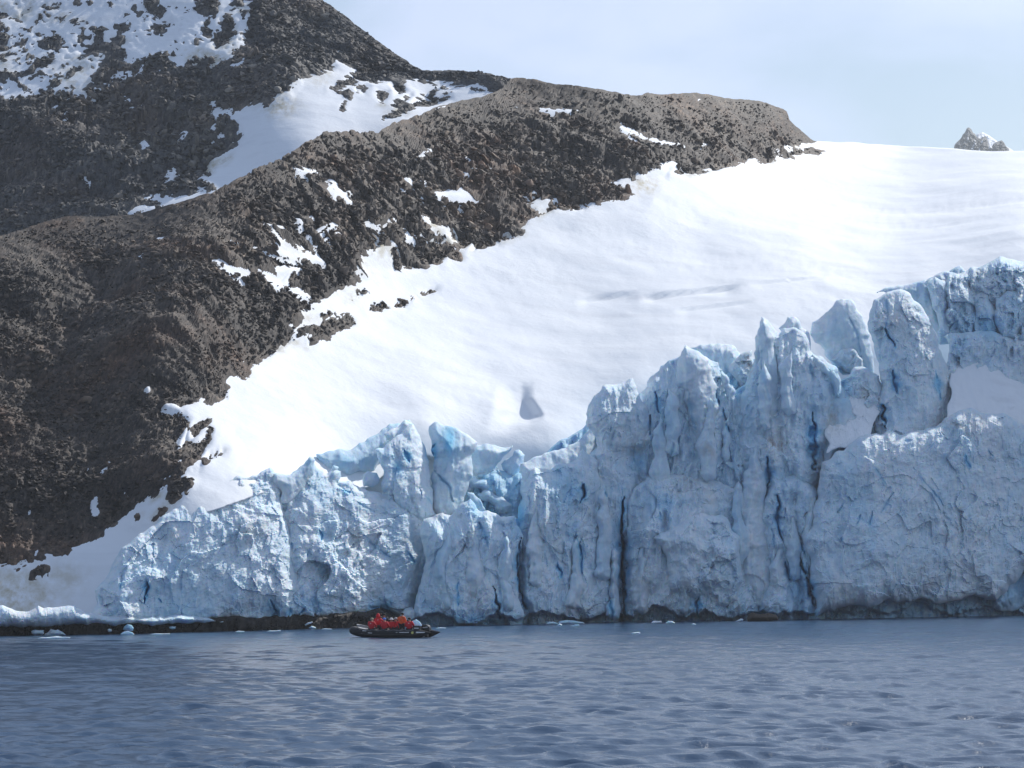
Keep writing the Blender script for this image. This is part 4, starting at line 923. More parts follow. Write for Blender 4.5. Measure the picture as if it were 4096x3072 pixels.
# leaning flakes and shards standing off the wall
for i, (qx, qy, hh, ww, lean_px, yo) in enumerate([
        (2150, 2330, 330, 70, -10, -3.4), (2225, 2200, 280, 60, 14, -3.2), (2300, 2420, 300, 64, 8, -3.6), (2420, 2300, 360, 60, -8, -3.4), (2455, 2460, 260, 46, 4, -3.2), (2640, 1960, 330, 74, 10, -2.6),
        (2690, 1800, 300, 56, -14, -2.8), (2830, 1900, 300, 64, 12, -3.8), (2900, 1830, 260, 50, 18, -2.6), (2960, 2250, 330, 60, -6, -4.2), (3150, 1640, 250, 56, 8, -3.8), (3060, 1700, 260, 44, -6, -3.6),
        (3175, 2300, 320, 56, 6, -4.0), (3110, 2440, 270, 50, -8, -3.8), (3235, 2250, 300, 44, 10, -3.8), (2570, 2440, 300, 70, 10, -4.2), (2740, 2440, 200, 70, -6, -4.6), (1780, 2420, 300, 76, 10, -5.2), (1900, 2380, 290, 70, -12, -5.0), (2020, 2430, 280, 60, 8, -5.0)]):
    rr = np.random.default_rng(900 + i); j = lambda a: rr.uniform(-a, a)
    pl = [(qx - ww * 0.5 + j(8), qy), (qx - ww * 0.52 + j(10), qy - hh * 0.35), (qx - ww * 0.36 + j(8) + lean_px * 0.5, qy - hh * 0.72), (qx + lean_px + j(6), qy - hh), (qx + ww * 0.14 + lean_px, qy - hh * 0.93),
          (qx + ww * 0.34 + j(8), qy - hh * 0.66), (qx + ww * 0.5 + j(10), qy - hh * 0.3), (qx + ww * 0.42, qy + 12), (qx, qy + 22)]
    ice('ice_flake', pl, yo + rr.uniform(-0.2, 0.5), 1.1, ww * 0.42, 'slab', 400 + i, amp=0.55, edge=14, blue=rr.uniform(0, 0.16), lean=0.15 if qx > 1650 else 0.28)
rgr = np.random.default_rng(44)
for i in range(26):                                        # fallen blocks on the shelf at the right
    qx = rgr.uniform(3830, 4200); qy = 1400 + (qx - 3830) * 0.3 + rgr.uniform(-40, 110); s_ = rgr.uniform(10, 26)
    pl = [(qx + s_ * rgr.uniform(0.7, 1.3) * math.cos(a), qy + s_ * rgr.uniform(0.6, 1.0) * math.sin(a)) for a in np.linspace(0, 6.283, 8)[:-1]]
    ice('fallen_block', pl, 1.4 + (1560 - qy) * 0.012, 0.5, 16, 'slab', 300 + i, step=4.0, dirt=0.1, amp=0.6, edge=8)
# ice behind the gaps
ice('ice_wall', [(1850, 2480), (1850, 2060), (1880, 1880), (2000, 1880), (2110, 1880), (2350, 1680), (2500, 1600), (2700, 1510), (2900, 1510), (3040, 1420), (3250, 1440), (3500, 1520), (3800, 1480), (4960, 1480), (4960, 2520), (1850, 2520)], 5.5, 2.0, 60, 'wall', 73, blue=0.45, cracks=False, step=6.0)  # backing sheet filling gaps; its right stretch is added to block sun from behind
ice('ice_wall', [(1640, 2520), (1660, 2300), (1720, 2120), (1860, 2060), (2080, 2080), (2200, 1950), (2380, 1800), (2520, 1680), (2620, 1640), (2900, 1620), (3000, 1520), (3200, 1500), (3330, 1640), (3300, 1900), (3300, 2520)], 0.2, 0.8, 60, 'wall', 76, blue=0.2, notch=2.4, amp=0.9, step=5.0)
ice('ice_wall', [(3290, 1560), (3420, 1480), (3520, 1500), (3560, 1640), (3760, 1560), (3800, 1330), (3900, 1330), (4100, 1360), (4960, 1300), (4960, 1800), (3300, 1860)], 1.5, 1.2, 60, 'crumble', 77, amp=0.9, step=5.0, dirt=0.08)
ice('ice_wall', [(2085, 1990), (2090, 1860), (2140, 1830), (2230, 1800), (2330, 1745), (2370, 1700), (2420, 1850), (2420, 2000), (2100, 2040)], 3.2, 1.5, 60, 'slab', 74, amp=0.5)
ice('ice_wall', [(300, 2500), (520, 2310), (720, 2170), (1100, 2060), (1600, 2060), (1950, 2100), (1950, 2520), (300, 2530)], 4.5, 1.0, 60, 'wall', 78, cracks=False, step=8.0, blue=0.3)  # unseen backing sheet added to keep sun from leaking through the left cliff
ice('ice_foot', [(-780, 2500), (-780, 2415), (-100, 2420), (0, 2427), (60, 2442), (150, 2447), (210, 2432), (240, 2414), (300, 2412), (340, 2440), (420, 2462), (560, 2466), (640, 2455), (700, 2462), (780, 2470), (900, 2486), (680, 2496), (420, 2500), (100, 2510), (0, 2514), (-200, 2520)], -1.6, 1.4, 36, 'rough', 75, amp=0.45, dirt=0.3)

# dark bedrock below the left part of the ice
def ledge_y(px, py):
    return shore_y(px) + 0.35
sr_ = piece('shore_rock', [(-780, 2478), (0, 2474), (700, 2464), (1300, 2452), (1470, 2458), (1500, 2440), (1515, 2434), (1530, 2440), (1560, 2458), (1640, 2464), (1690, 2468), (1690, 2520), (1300, 2526), (700, 2545), (0, 2558), (-780, 2566)], 0.0, 0.9, 22, 'crumble', None, ROCK_WET, ybase=ledge_y, seed=80, amp=0.55, cracks=False, flat=True, step=5.0, edge=10, attr_names=('unused', 'tone'), dirt=0.4)
tag(sr_, 'low black wet bedrock ledge along the waterline under the left ice', 'rock ledge', kind='structure')
rgs = np.random.default_rng(3)
n = 420
qx = rgs.uniform(-60, 1680, n); qy = shore_py(qx) - rgs.uniform(-2, 34, n)
pos = at(qx, qy, shore_y(qx) - 0.3)
sz = np.exp(rgs.normal(size=n) * 0.45) * 0.11
bake_stones('shore_stones', pos, sz, ROCK_WET, sr_, rgs)

# far peak beyond the snow crest
PEAK = empty('far_peak', (430, 2500, 300))
tag(PEAK, 'distant dark rocky peak with snow behind the right snow crest', 'peak', kind='structure')
def peak(name, poly, yo, b, R, mat, seed, amp):
    o = piece(name, poly, yo, b, R, 'crumble', PEAK, mat, step=3.0, ybase=lambda px, py: 2500 + (620 - py) * 0.5, seed=seed, amp=amp, cracks=False, flat=True, jitter=1.5, edge=8, attr_names=('dirt', 'tone') if mat is ROCK_GREY else ('tone', 'dirt'), blue=0.0, dirt=0.3 if mat is ROCK_GREY else 0.0)
    o.matrix_parent_inverse = Matrix.Translation(-Vector((430, 2500, 300)))
peak('rock_face', [(3800, 645), (3815, 600), (3822, 575), (3830, 566), (3842, 553), (3850, 536), (3858, 530), (3866, 512), (3876, 508), (3886, 516), (3893, 532), (3900, 536), (3908, 552), (3925, 556), (3934, 550), (3942, 546), (3949, 560), (3953, 580), (3962, 645)], 0, 16, 40, ROCK_GREY, 81, 9)
peak('rock_face', [(3940, 645), (3955, 592), (3968, 588), (3978, 575), (3992, 566), (4006, 562), (4014, 572), (4022, 586), (4034, 594), (4040, 612), (4046, 645)], -10, 14, 40, ROCK_GREY, 82, 9)
peak('snow_face', [(3890, 645), (3905, 536), (3930, 528), (3965, 549), (4000, 569), (4050, 600), (4080, 645)], 22, 14, 40, SNOW, 83, 3)
for k_, (qx, qy, w_, h_) in enumerate([(3872, 552, 9, 26), (3900, 575, 11, 18), (3888, 596, 9, 9), (3915, 600, 8, 12), (3860, 585, 5, 22), (3962, 590, 9, 8), (3930, 566, 6, 9)]):
    peak('snow_streak', [(qx - w_, qy + h_), (qx - w_ * 0.3, qy - h_), (qx + w_ * 0.5, qy - h_ * 0.6), (qx + w_, qy + h_ * 0.8), (qx, qy + h_ * 0.4)], -17, 6, 5, SNOW, 84 + k_, 0.5)
# ------------------------------------------------------------------ floating ice and shore pieces
FLOE_MAT = ICE
def floe(poly, label, group=None, yadd=0.0, bulge=None, blue=0.0, seed=0, name='ice_floe', mat=None, category='ice'):
    a = np.asarray(poly, float); w = np.ptp(a[:, 0]); h = np.ptp(a[:, 1])
    yb = float(water_y(np.array(a[:, 0].mean()), np.array(a[:, 1].max() - 1.0))) + yadd
    sh_ = float(shore_y(a[:, 0].mean()))
    if yb > sh_ - 1.5 and mat is None: yb = sh_ - 1.5          # lodged on the ledge at the foot of the ice
    b = bulge if bulge is not None else max(0.15, min(0.5 * w, 1.2 * h) * 0.0195 * 0.6)
    attrs = ('blue', 'dirt') if mat is None else ('unused', 'tone')
    o = piece(name, poly, 0.0, b, max(5.0, 0.45 * min(w, h)), 'smooth', None, mat=mat, step=max(1.5, min(3.0, h / 8)), jitter=min(1.6, h * 0.06), ybase=lambda px, py: np.full(np.shape(px), yb), seed=seed, amp=0.25, cracks=False, blue=blue, edge=6.0, back=1.0, attr_names=attrs, dirt=0.0 if mat is None else 0.45)
    c = Vector(at(np.array(a[:, 0].mean()), np.array(a[:, 1].max()), yb))
    o.data.transform(Matrix.Translation(-c)); o.location = c
    tag(o, label, category, group)
    return o
G1 = 'ice chunks stranded and floating along the left shore'
floe([(128, 2526), (140, 2521), (176, 2519), (178, 2534), (172, 2541), (140, 2541), (130, 2534)], 'pale flat-topped ice chunk on the black ledge just left of the white hump', G1, seed=201, blue=0.15)
floe([(178, 2538), (192, 2531), (204, 2518), (222, 2521), (232, 2518), (250, 2528), (262, 2537), (262, 2542), (182, 2543)], 'largest white humped ice chunk stranded against the black left ledge', G1, seed=202)
floe([(147, 2554), (165, 2550), (200, 2549), (225, 2545), (250, 2548), (281, 2549), (280, 2553), (240, 2556), (170, 2557)], 'thin flat white ice sheet floating below the two leftmost ice chunks', G1, seed=203)
floe([(430, 2519), (437, 2515), (446, 2518), (446, 2524), (434, 2526)], 'tiny white ice lump on the black ledge left of the blue block', G1, seed=204, yadd=0.2)
floe([(492, 2518), (496, 2506), (510, 2499), (524, 2502), (532, 2512), (528, 2521), (500, 2522)], 'small pale blue rounded ice block stuck on the black ledge above the waterline', G1, seed=205, blue=0.4, yadd=1.6)
floe([(483, 2536), (496, 2526), (512, 2522), (530, 2530), (538, 2538), (510, 2542), (485, 2541)], 'pale ice lump at the waterline below the rounded blue block', G1, seed=206, blue=0.25)
floe([(676, 2508), (690, 2504), (705, 2505), (702, 2516), (688, 2519), (678, 2514)], 'white ice lump on the black ledge midway between the blue block and boat', G1, seed=207, yadd=2.0)
floe([(1217, 2498), (1230, 2489), (1250, 2484), (1252, 2492), (1236, 2500), (1222, 2505)], 'tilted white ice piece leaning on the ledge left of the boat', G1, seed=208, yadd=5.0)
floe([(1232, 2512), (1246, 2502), (1262, 2507), (1266, 2514), (1250, 2518)], 'small white ice lump under the tilted piece left of the boat', G1, seed=209, yadd=0.5)
floe([(590, 2537), (620, 2533), (660, 2534), (680, 2533), (678, 2538), (630, 2541)], 'thin white ice film along the black ledge right of the blue block', G1, seed=210)
floe([(1061, 2526), (1080, 2521), (1105, 2522), (1124, 2520), (1122, 2526), (1085, 2529)], 'thin white ice raft at the ledge foot left of the boat', G1, seed=211)
floe([(1285, 2517), (1300, 2513), (1325, 2514), (1330, 2518), (1300, 2520)], 'flat ice scrap just left of the boat bow by the ledge', G1, seed=212)
floe([(940, 2527), (955, 2523), (975, 2524), (980, 2528), (955, 2531)], 'flat ice scrap at the waterline below the middle of the left ice wall', G1, seed=213)
floe([(1602, 2478), (1606, 2455), (1622, 2436), (1645, 2428), (1655, 2440), (1658, 2470), (1640, 2480)], 'white ice block on the rocks behind the person in orange', 'ice blocks behind the boat', seed=214, yadd=8.0)
floe([(1646, 2506), (1650, 2485), (1665, 2478), (1680, 2490), (1690, 2508), (1668, 2512)], 'pale ice block at the waterline behind the boat stern', 'ice blocks behind the boat', seed=215, yadd=2.5)
G2 = 'ice pieces floating below the ice cliff'
floe([(2184, 2494), (2196, 2487), (2215, 2486), (2230, 2491), (2236, 2498), (2190, 2500)], 'small blue-white floe touching the left end of the long floe', G2, seed=220, blue=0.2)
floe([(2232, 2492), (2240, 2485), (2265, 2481), (2300, 2483), (2330, 2487), (2341, 2495), (2300, 2499), (2240, 2499)], 'long pale blue flat floe at the dark notch of the cliff', G2, seed=221, blue=0.25)
floe([(2228, 2502), (2238, 2494), (2248, 2498), (2247, 2504), (2232, 2505)], 'small white ice lump in front of the long blue floe', G2, seed=222)
floe([(2280, 2503), (2295, 2501), (2300, 2498), (2315, 2497), (2320, 2504), (2300, 2507)], 'white ice lump just right and in front of the long blue floe', G2, seed=223)
floe([(2523, 2532), (2540, 2530), (2552, 2527), (2562, 2530), (2560, 2536), (2535, 2537)], 'lone flat white floe out in open water in front of the cliff', G2, seed=224)
floe([(2606, 2493), (2614, 2485), (2632, 2484), (2645, 2482), (2649, 2491), (2640, 2496), (2612, 2496)], 'white floe, left of a pair below the cliff middle', G2, seed=225)
floe([(2662, 2494), (2672, 2486), (2686, 2485), (2699, 2491), (2700, 2495), (2680, 2497)], 'white floe, right of a pair below the cliff middle', G2, seed=226)
floe([(2766, 2497), (2774, 2494), (2784, 2497), (2782, 2500), (2770, 2500)], 'tiny white ice scrap between the pair of floes and the brown rock', G2, seed=227)
floe([(2940, 2486), (2952, 2481), (2962, 2475), (2973, 2476), (2972, 2485), (2955, 2489)], 'white upturned ice piece just left of the brown rock', G2, seed=228)
floe([(1742, 2513), (1760, 2510), (1785, 2511), (1782, 2515), (1755, 2516)], 'thin ice scrap behind the stern cone of the boat', G2, seed=229)
floe([(2988, 2474), (2994, 2458), (3010, 2452), (3040, 2456), (3075, 2452), (3105, 2458), (3114, 2470), (3112, 2482), (2990, 2485)], 'low wet brown rock at the foot of the ice cliff', None, seed=230, name='rock', mat=ROCK_BROWN, category='rock', bulge=0.8)

# ------------------------------------------------------------------ inflatable boat
M_RUB = mat_plain('black_rubber', (0.010, 0.011, 0.016), 0.6, 0.25)
M_GREY = mat_plain('grey_rubber', (0.30, 0.31, 0.33), 0.6)
M_BLACK = mat_plain('black_plastic', (0.012, 0.012, 0.014), 0.28, 0.5)
M_WHITE = mat_plain('white_print', (0.72, 0.72, 0.70), 0.6)
M_YELLOW = mat_plain('yellow_print', (0.62, 0.58, 0.18), 0.6)
M_ALU = mat_plain('aluminium', (0.45, 0.46, 0.47), 0.35, 0.5, metal=0.8)
M_RED = mat_plain('red_parka', (0.62, 0.018, 0.03), 0.65, 0.3, 0.2, 5.0)
M_ORANGE = mat_plain('orange_jacket', (0.72, 0.12, 0.03), 0.65, 0.3, 0.2, 5.0)
M_DARK = mat_plain('dark_jacket', (0.025, 0.026, 0.03), 0.7)
M_TROU = mat_plain('black_trousers', (0.016, 0.017, 0.02), 0.7)
M_SKIN = mat_plain('skin', (0.55, 0.33, 0.24), 0.55)
M_BEIGE = mat_plain('beige_knit', (0.36, 0.32, 0.22), 0.85)
M_BLUE = mat_plain('blue_knit', (0.10, 0.22, 0.62), 0.85)
M_WHAT = mat_plain('white_cap', (0.70, 0.70, 0.68), 0.8)
M_KNIT = mat_plain('black_knit', (0.014, 0.014, 0.016), 0.85)
M_GLOVE = mat_plain('black_glove', (0.02, 0.02, 0.022), 0.7)

def sweep(name, pts, radii, mat, parent, seg=16, caps=True):
    P = np.asarray(pts, float); n = len(P); V = []; F = []
    for i in range(n):
        t = P[min(i + 1, n - 1)] - P[max(i - 1, 0)]; t /= np.linalg.norm(t)
        s = np.cross(t, (0, 0, 1.0)); s /= np.linalg.norm(s) + 1e-9; u = np.cross(s, t)
        for k in range(seg):
            a = 2 * math.pi * k / seg
            V.append(P[i] + radii[i] * (math.cos(a) * s + math.sin(a) * u))
    for i in range(n - 1):
        for k in range(seg):
            F.append((i * seg + k, (i + 1) * seg + k, (i + 1) * seg + (k + 1) % seg, i * seg + (k + 1) % seg))
    me = bpy.data.meshes.new(name)
    if caps: F += [tuple(range(seg)), tuple(range((n - 1) * seg, n * seg))[::-1]]
    me.from_pydata([tuple(v) for v in V], [], F); me.materials.append(mat)
    for p in me.polygons: p.use_smooth = True
    return put(bpy.data.objects.new(name, me), parent)

def solid(name, verts, faces, mat, parent, bevel=0.0, loc=(0, 0, 0), rot=(0, 0, 0), smooth_=False):
    me = bpy.data.meshes.new(name); me.from_pydata(verts, [], faces); me.materials.append(mat)
    bm = bmesh.new(); bm.from_mesh(me)
    if bevel: bmesh.ops.bevel(bm, geom=bm.edges[:], offset=bevel, segments=2, affect='EDGES', profile=0.6)
    bmesh.ops.recalc_face_normals(bm, faces=bm.faces[:]); bm.to_mesh(me); bm.free()
    for p in me.polygons: p.use_smooth = smooth_
    o = bpy.data.objects.new(name, me); o.location = loc; o.rotation_euler = rot
    return put(o, parent)

def slab_box(name, sx, sy, sz, mat, parent, loc, bevel=0.02, rot=(0, 0, 0), taper=1.0):
    x, y, z = sx / 2, sy / 2, sz / 2; t = taper
    v = [(-x, -y, -z), (x, -y, -z), (x, y, -z), (-x, y, -z), (-x * t, -y * t, z), (x * t, -y * t, z), (x * t, y * t, z), (-x * t, y * t, z)]
    f = [(0, 3, 2, 1), (4, 5, 6, 7), (0, 1, 5, 4), (1, 2, 6, 5), (2, 3, 7, 6), (3, 0, 4, 7)]
    return solid(name, v, f, mat, parent, bevel, loc, rot)

BOAT_PX, BOAT_PY, YAW = 1569.0, 2551.0, math.radians(158)
by_ = float(water_y(np.array(BOAT_PX), np.array(BOAT_PY)))
bx_ = float(at(np.array(BOAT_PX), np.array(BOAT_PY), by_)[0])
BOAT = empty('inflatable_boat', (bx_, by_, 0.0), YAW)
tag(BOAT, 'black inflatable motor boat carrying people in front of the glacier', 'boat')
half = [(-2.95, 0.76, 0.34, 0.015), (-2.80, 0.76, 0.31, 0.07), (-2.45, 0.76, 0.27, 0.19), (-2.15, 0.76, 0.25, 0.265), (-1.2, 0.78, 0.24, 0.275), (0.0, 0.78, 0.24, 0.275), (1.0, 0.76, 0.26, 0.275), (1.6, 0.70, 0.30, 0.27), (2.1, 0.56, 0.37, 0.265), (2.45, 0.36, 0.44, 0.26), (2.62, 0.14, 0.47, 0.26)]
full = half + [(a, -b, c, d) for a, b, c, d in half[::-1]]
tube = sweep('tube', [p[:3] for p in full], [p[3] for p in full], M_RUB, BOAT, 18)
def side(x, y_, ang):     # a point on the outer skin of the near tube
    zz = np.interp(x, [h[0] for h in half], [h[2] for h in half]); rr = np.interp(x, [h[0] for h in half], [h[3] for h in half]); yy = np.interp(x, [h[0] for h in half], [h[1] for h in half])
    return (x, yy * y_ + math.cos(ang) * (rr + 0.012) * y_, zz + math.sin(ang) * (rr + 0.012))
for s in (1, -1):
    xs = np.linspace(-2.1, 1.7, 24)
    sweep('rubbing_strake', [side(x, s, -0.15) for x in xs], [0.028] * 24, M_BLACK, tube, 6)
    rope = [side(x, s, 0.95 + 0.18 * math.sin(x * 9.0)) for x in np.linspace(-1.9, 1.9, 40)]
    sweep('grab_rope', rope, [0.012] * 40, M_GREY, tube, 5)
bowr = [(1.5, 0.52, 0.62), (2.0, 0.42, 0.72), (2.3, 0.25, 0.80), (2.42, 0.0, 0.83), (2.3, -0.25, 0.80), (2.0, -0.42, 0.72), (1.5, -0.52, 0.62), (1.1, -0.58, 0.55)]
sweep('bow_rail', bowr, [0.035] * len(bowr), M_GREY, BOAT, 8)
solid('bow_cover', [(1.35, 0.55, 0.45), (2.0, 0.45, 0.60), (2.45, 0.0, 0.72), (2.0, -0.45, 0.60), (1.35, -0.55, 0.45), (1.35, 0.55, 0.40), (2.0, 0.45, 0.55), (2.45, 0.0, 0.67), (2.0, -0.45, 0.55), (1.35, -0.55, 0.40)],
      [(0, 1, 2, 3, 4), (9, 8, 7, 6, 5), (0, 5, 6, 1), (1, 6, 7, 2), (2, 7, 8, 3), (3, 8, 9, 4), (4, 9, 5, 0)], M_GREY, BOAT)
slab_box('deck', 3.9, 1.10, 0.05, M_GREY, BOAT, (-0.25, 0, 0.06), 0.01)
slab_box('keel', 4.4, 0.5, 0.16, M_RUB, BOAT, (-0.1, 0, -0.05), 0.05, taper=1.3)
slab_box('transom', 0.07, 1.12, 0.52, M_BLACK, BOAT, (-2.12, 0, 0.28), 0.015)
# lettering, emblem and stripe on the near tube (too blurred to read in the photograph)
def decal(name, x0, x1, ang, hgt, mat, parent, s=1, skew=0.0):
    n_ = max(2, int((x1 - x0) / 0.06)); v = []; f = []
    for i, x in enumerate(np.linspace(x0, x1, n_)):
        for k, da in enumerate((-hgt, hgt)):
            v.append(side(x + skew * k, s, ang + da + 0))
    f = [(2 * i, 2 * i + 1, 2 * i + 3, 2 * i + 2) for i in range(n_ - 1)]
    o = solid(name, v, f, mat, parent)
    md = o.modifiers.new('thick', 'SOLIDIFY'); md.thickness = 0.004; md.offset = 0
    return o
rgl = random.Random(4)
def lettering(x_right, x_left, ang, hgt):
    x = x_left
    while x < x_right - 0.02:
        w = rgl.uniform(0.03, 0.055); decal('letter', x, min(x + w, x_right), ang, hgt * rgl.uniform(0.8, 1.0), M_WHITE, tube); x += w + 0.016
lettering(1.62, 1.34, 0.62, 0.12); lettering(1.20, 0.92, 0.20, 0.10); lettering(-0.95, -1.60, 0.38, 0.10); lettering(-0.72, -0.82, 0.38, 0.08)
em = []
for k in range(12):
    a = 2 * math.pi * k / 12; em.append(side(-1.84 + 0.085 * math.cos(a), 1, 0.30 + 0.31 * math.sin(a)))
e_ = solid('emblem', em, [tuple(range(12))], M_YELLOW, tube); md = e_.modifiers.new('thick', 'SOLIDIFY'); md.thickness = 0.004; md.offset = 0
decal('cone_stripe', -2.62, -2.08, 0.35, 0.16, M_WHITE, tube)
# outboard motor
OB = empty('outboard_motor'); OB.parent = BOAT; OB.location = (-2.28, 0, 0.30)
prof_ = [(-0.30, 0.10), (-0.33, 0.28), (-0.28, 0.42), (-0.10, 0.52), (0.16, 0.50), (0.27, 0.40), (0.27, 0.20), (0.20, 0.08)]
cv = [(x, y, z) for y in (-0.16, 0.16) for x, z in prof_]; k_ = len(prof_)
cw = solid('cowling', cv, [tuple(range(k_)), tuple(range(k_, 2 * k_))[::-1]] + [(i, i + k_, (i + 1) % k_ + k_, (i + 1) % k_) for i in range(k_)], M_BLACK, OB, 0.035)
slab_box('cowl_stripe', 0.36, 0.006, 0.05, M_WHITE, cw, (-0.04, 0.166, 0.34), 0.0, (0, 0.12, 0))
slab_box('cowl_stripe', 0.36, 0.006, 0.05, M_WHITE, cw, (-0.04, -0.166, 0.34), 0.0, (0, 0.12, 0))
slab_box('motor_leg', 0.20, 0.12, 0.85, M_BLACK, OB, (-0.05, 0, -0.36), 0.03, taper=1.2)
slab_box('cavitation_plate', 0.42, 0.22, 0.02, M_BLACK, OB, (-0.10, 0, -0.62), 0.005)
pr_ = sweep('propeller_hub', [(-0.12, 0, -0.72), (-0.34, 0, -0.72), (-0.38, 0, -0.72)], [0.05, 0.045, 0.01], M_ALU, OB, 10)
for k in range(3):
    slab_box('blade', 0.03, 0.08, 0.15, M_ALU, pr_, (-0.30, 0.10 * math.sin(k * 2.094), -0.72 + 0.10 * math.cos(k * 2.094)), 0.006, (-k * 2.094, 0, 0.5))
sweep('tiller', [(0.2, 0.05, 0.25), (0.55, 0.10, 0.33), (0.75, 0.12, 0.34)], [0.025, 0.022, 0.03], M_BLACK, OB, 8)

def boat_pt(lx, ly, lz):
    return Vector((bx_ + lx * math.cos(YAW) - ly * math.sin(YAW), by_ + lx * math.sin(YAW) + ly * math.cos(YAW), lz))
CASE = empty('equipment_case', boat_pt(-1.98, 0.56, 0.45), YAW)
tag(CASE, 'black case with a pale label lying on the boat stern beside the motor', 'case')
cb = slab_box('case_body', 0.52, 0.34, 0.26, M_BLACK, CASE, (0, 0, 0.13), 0.03, taper=0.88)
slab_box('case_label', 0.30, 0.006, 0.06, M_WHITE, CASE, (0, 0.168, 0.15), 0.0)
slab_box('case_lid', 0.48, 0.32, 0.05, M_BLACK, CASE, (0, 0, 0.28), 0.015)

# ------------------------------------------------------------------ people
def skin(name, verts, edges, mat, parent, sub=1):
    me = bpy.data.meshes.new(name); me.from_pydata([v[:3] for v in verts], edges, []); me.materials.append(mat)
    o = put(bpy.data.objects.new(name, me), parent)
    sk = o.modifiers.new('skin', 'SKIN'); sk.use_smooth_shade = True
    for i, v in enumerate(verts):
        d = me.skin_vertices[0].data[i]; d.radius = (v[3], v[4] if len(v) > 4 else v[3]); d.use_root = (i == 0)
    ss = o.modifiers.new('smooth', 'SUBSURF'); ss.levels = sub; ss.render_levels = sub
    return o

def dome(name, c, r, mat, parent, squash=(1, 1, 1), cut=-0.25, brim=0.0, peak=0.0):
    bm = bmesh.new(); bmesh.ops.create_uvsphere(bm, u_segments=14, v_segments=10, radius=1.0)
    bmesh.ops.delete(bm, geom=[v for v in bm.verts if v.co.z < cut], context='VERTS')
    for v in bm.verts:
        z = v.co.z
        if peak and z > 0.55: v.co.z += peak * (z - 0.55); v.co.y -= peak * 0.3 * (z - 0.55)
        v.co = Vector((v.co.x * squash[0] * r, v.co.y * squash[1] * r, v.co.z * squash[2] * r))
    if brim:
        ed = [e for e in bm.edges if e.is_boundary]
        ex = bmesh.ops.extrude_edge_only(bm, edges=ed)
        for v in ex['geom']:
            if isinstance(v, bmesh.types.BMVert): v.co.x *= 1 + brim; v.co.y *= 1 + brim; v.co.z -= 0.02
    me = bpy.data.meshes.new(name); bm.to_mesh(me); bm.free(); me.materials.append(mat)
    for p in me.polygons: p.use_smooth = True
    o = bpy.data.objects.new(name, me); o.location = c
    md = o.modifiers.new('thick', 'SOLIDIFY'); md.thickness = 0.012
    return put(o, parent)

def glove(parent, wrist, elbow, side_, curl=0.5):
    w = Vector(wrist); d = (w - Vector(elbow)).normalized(); s = d.cross(Vector((0, 0, 1)))
    s = s.normalized() if s.length > 0.1 else Vector((1, 0, 0)); u = s.cross(d)
    verts = [(*w, 0.034), (*(w + d * 0.05), 0.040, 0.026), (*(w + d * 0.09), 0.040, 0.024)]; edges = [(0, 1), (1, 2)]
    for k, L in enumerate((0.070, 0.082, 0.078, 0.060)):
        o_ = s * (0.030 - 0.020 * k); a = w + d * 0.09 + o_
        b = a + d * L * 0.5 - u * 0.01; c = b + d * L * 0.4 - u * L * curl
        i = len(verts); verts += [(*a, 0.011), (*b, 0.010), (*c, 0.008)]; edges += [(2, i), (i, i + 1), (i + 1, i + 2)]
    a = w + d * 0.045 + s * 0.040 * side_; b = a + d * 0.035 + s * 0.022 * side_; i = len(verts)
    verts += [(*a, 0.013), (*b, 0.011), (*(b + d * 0.03), 0.009)]; edges += [(1, i), (i, i + 1), (i + 1, i + 2)]
    return skin('glove', verts, edges, M_GLOVE, parent)

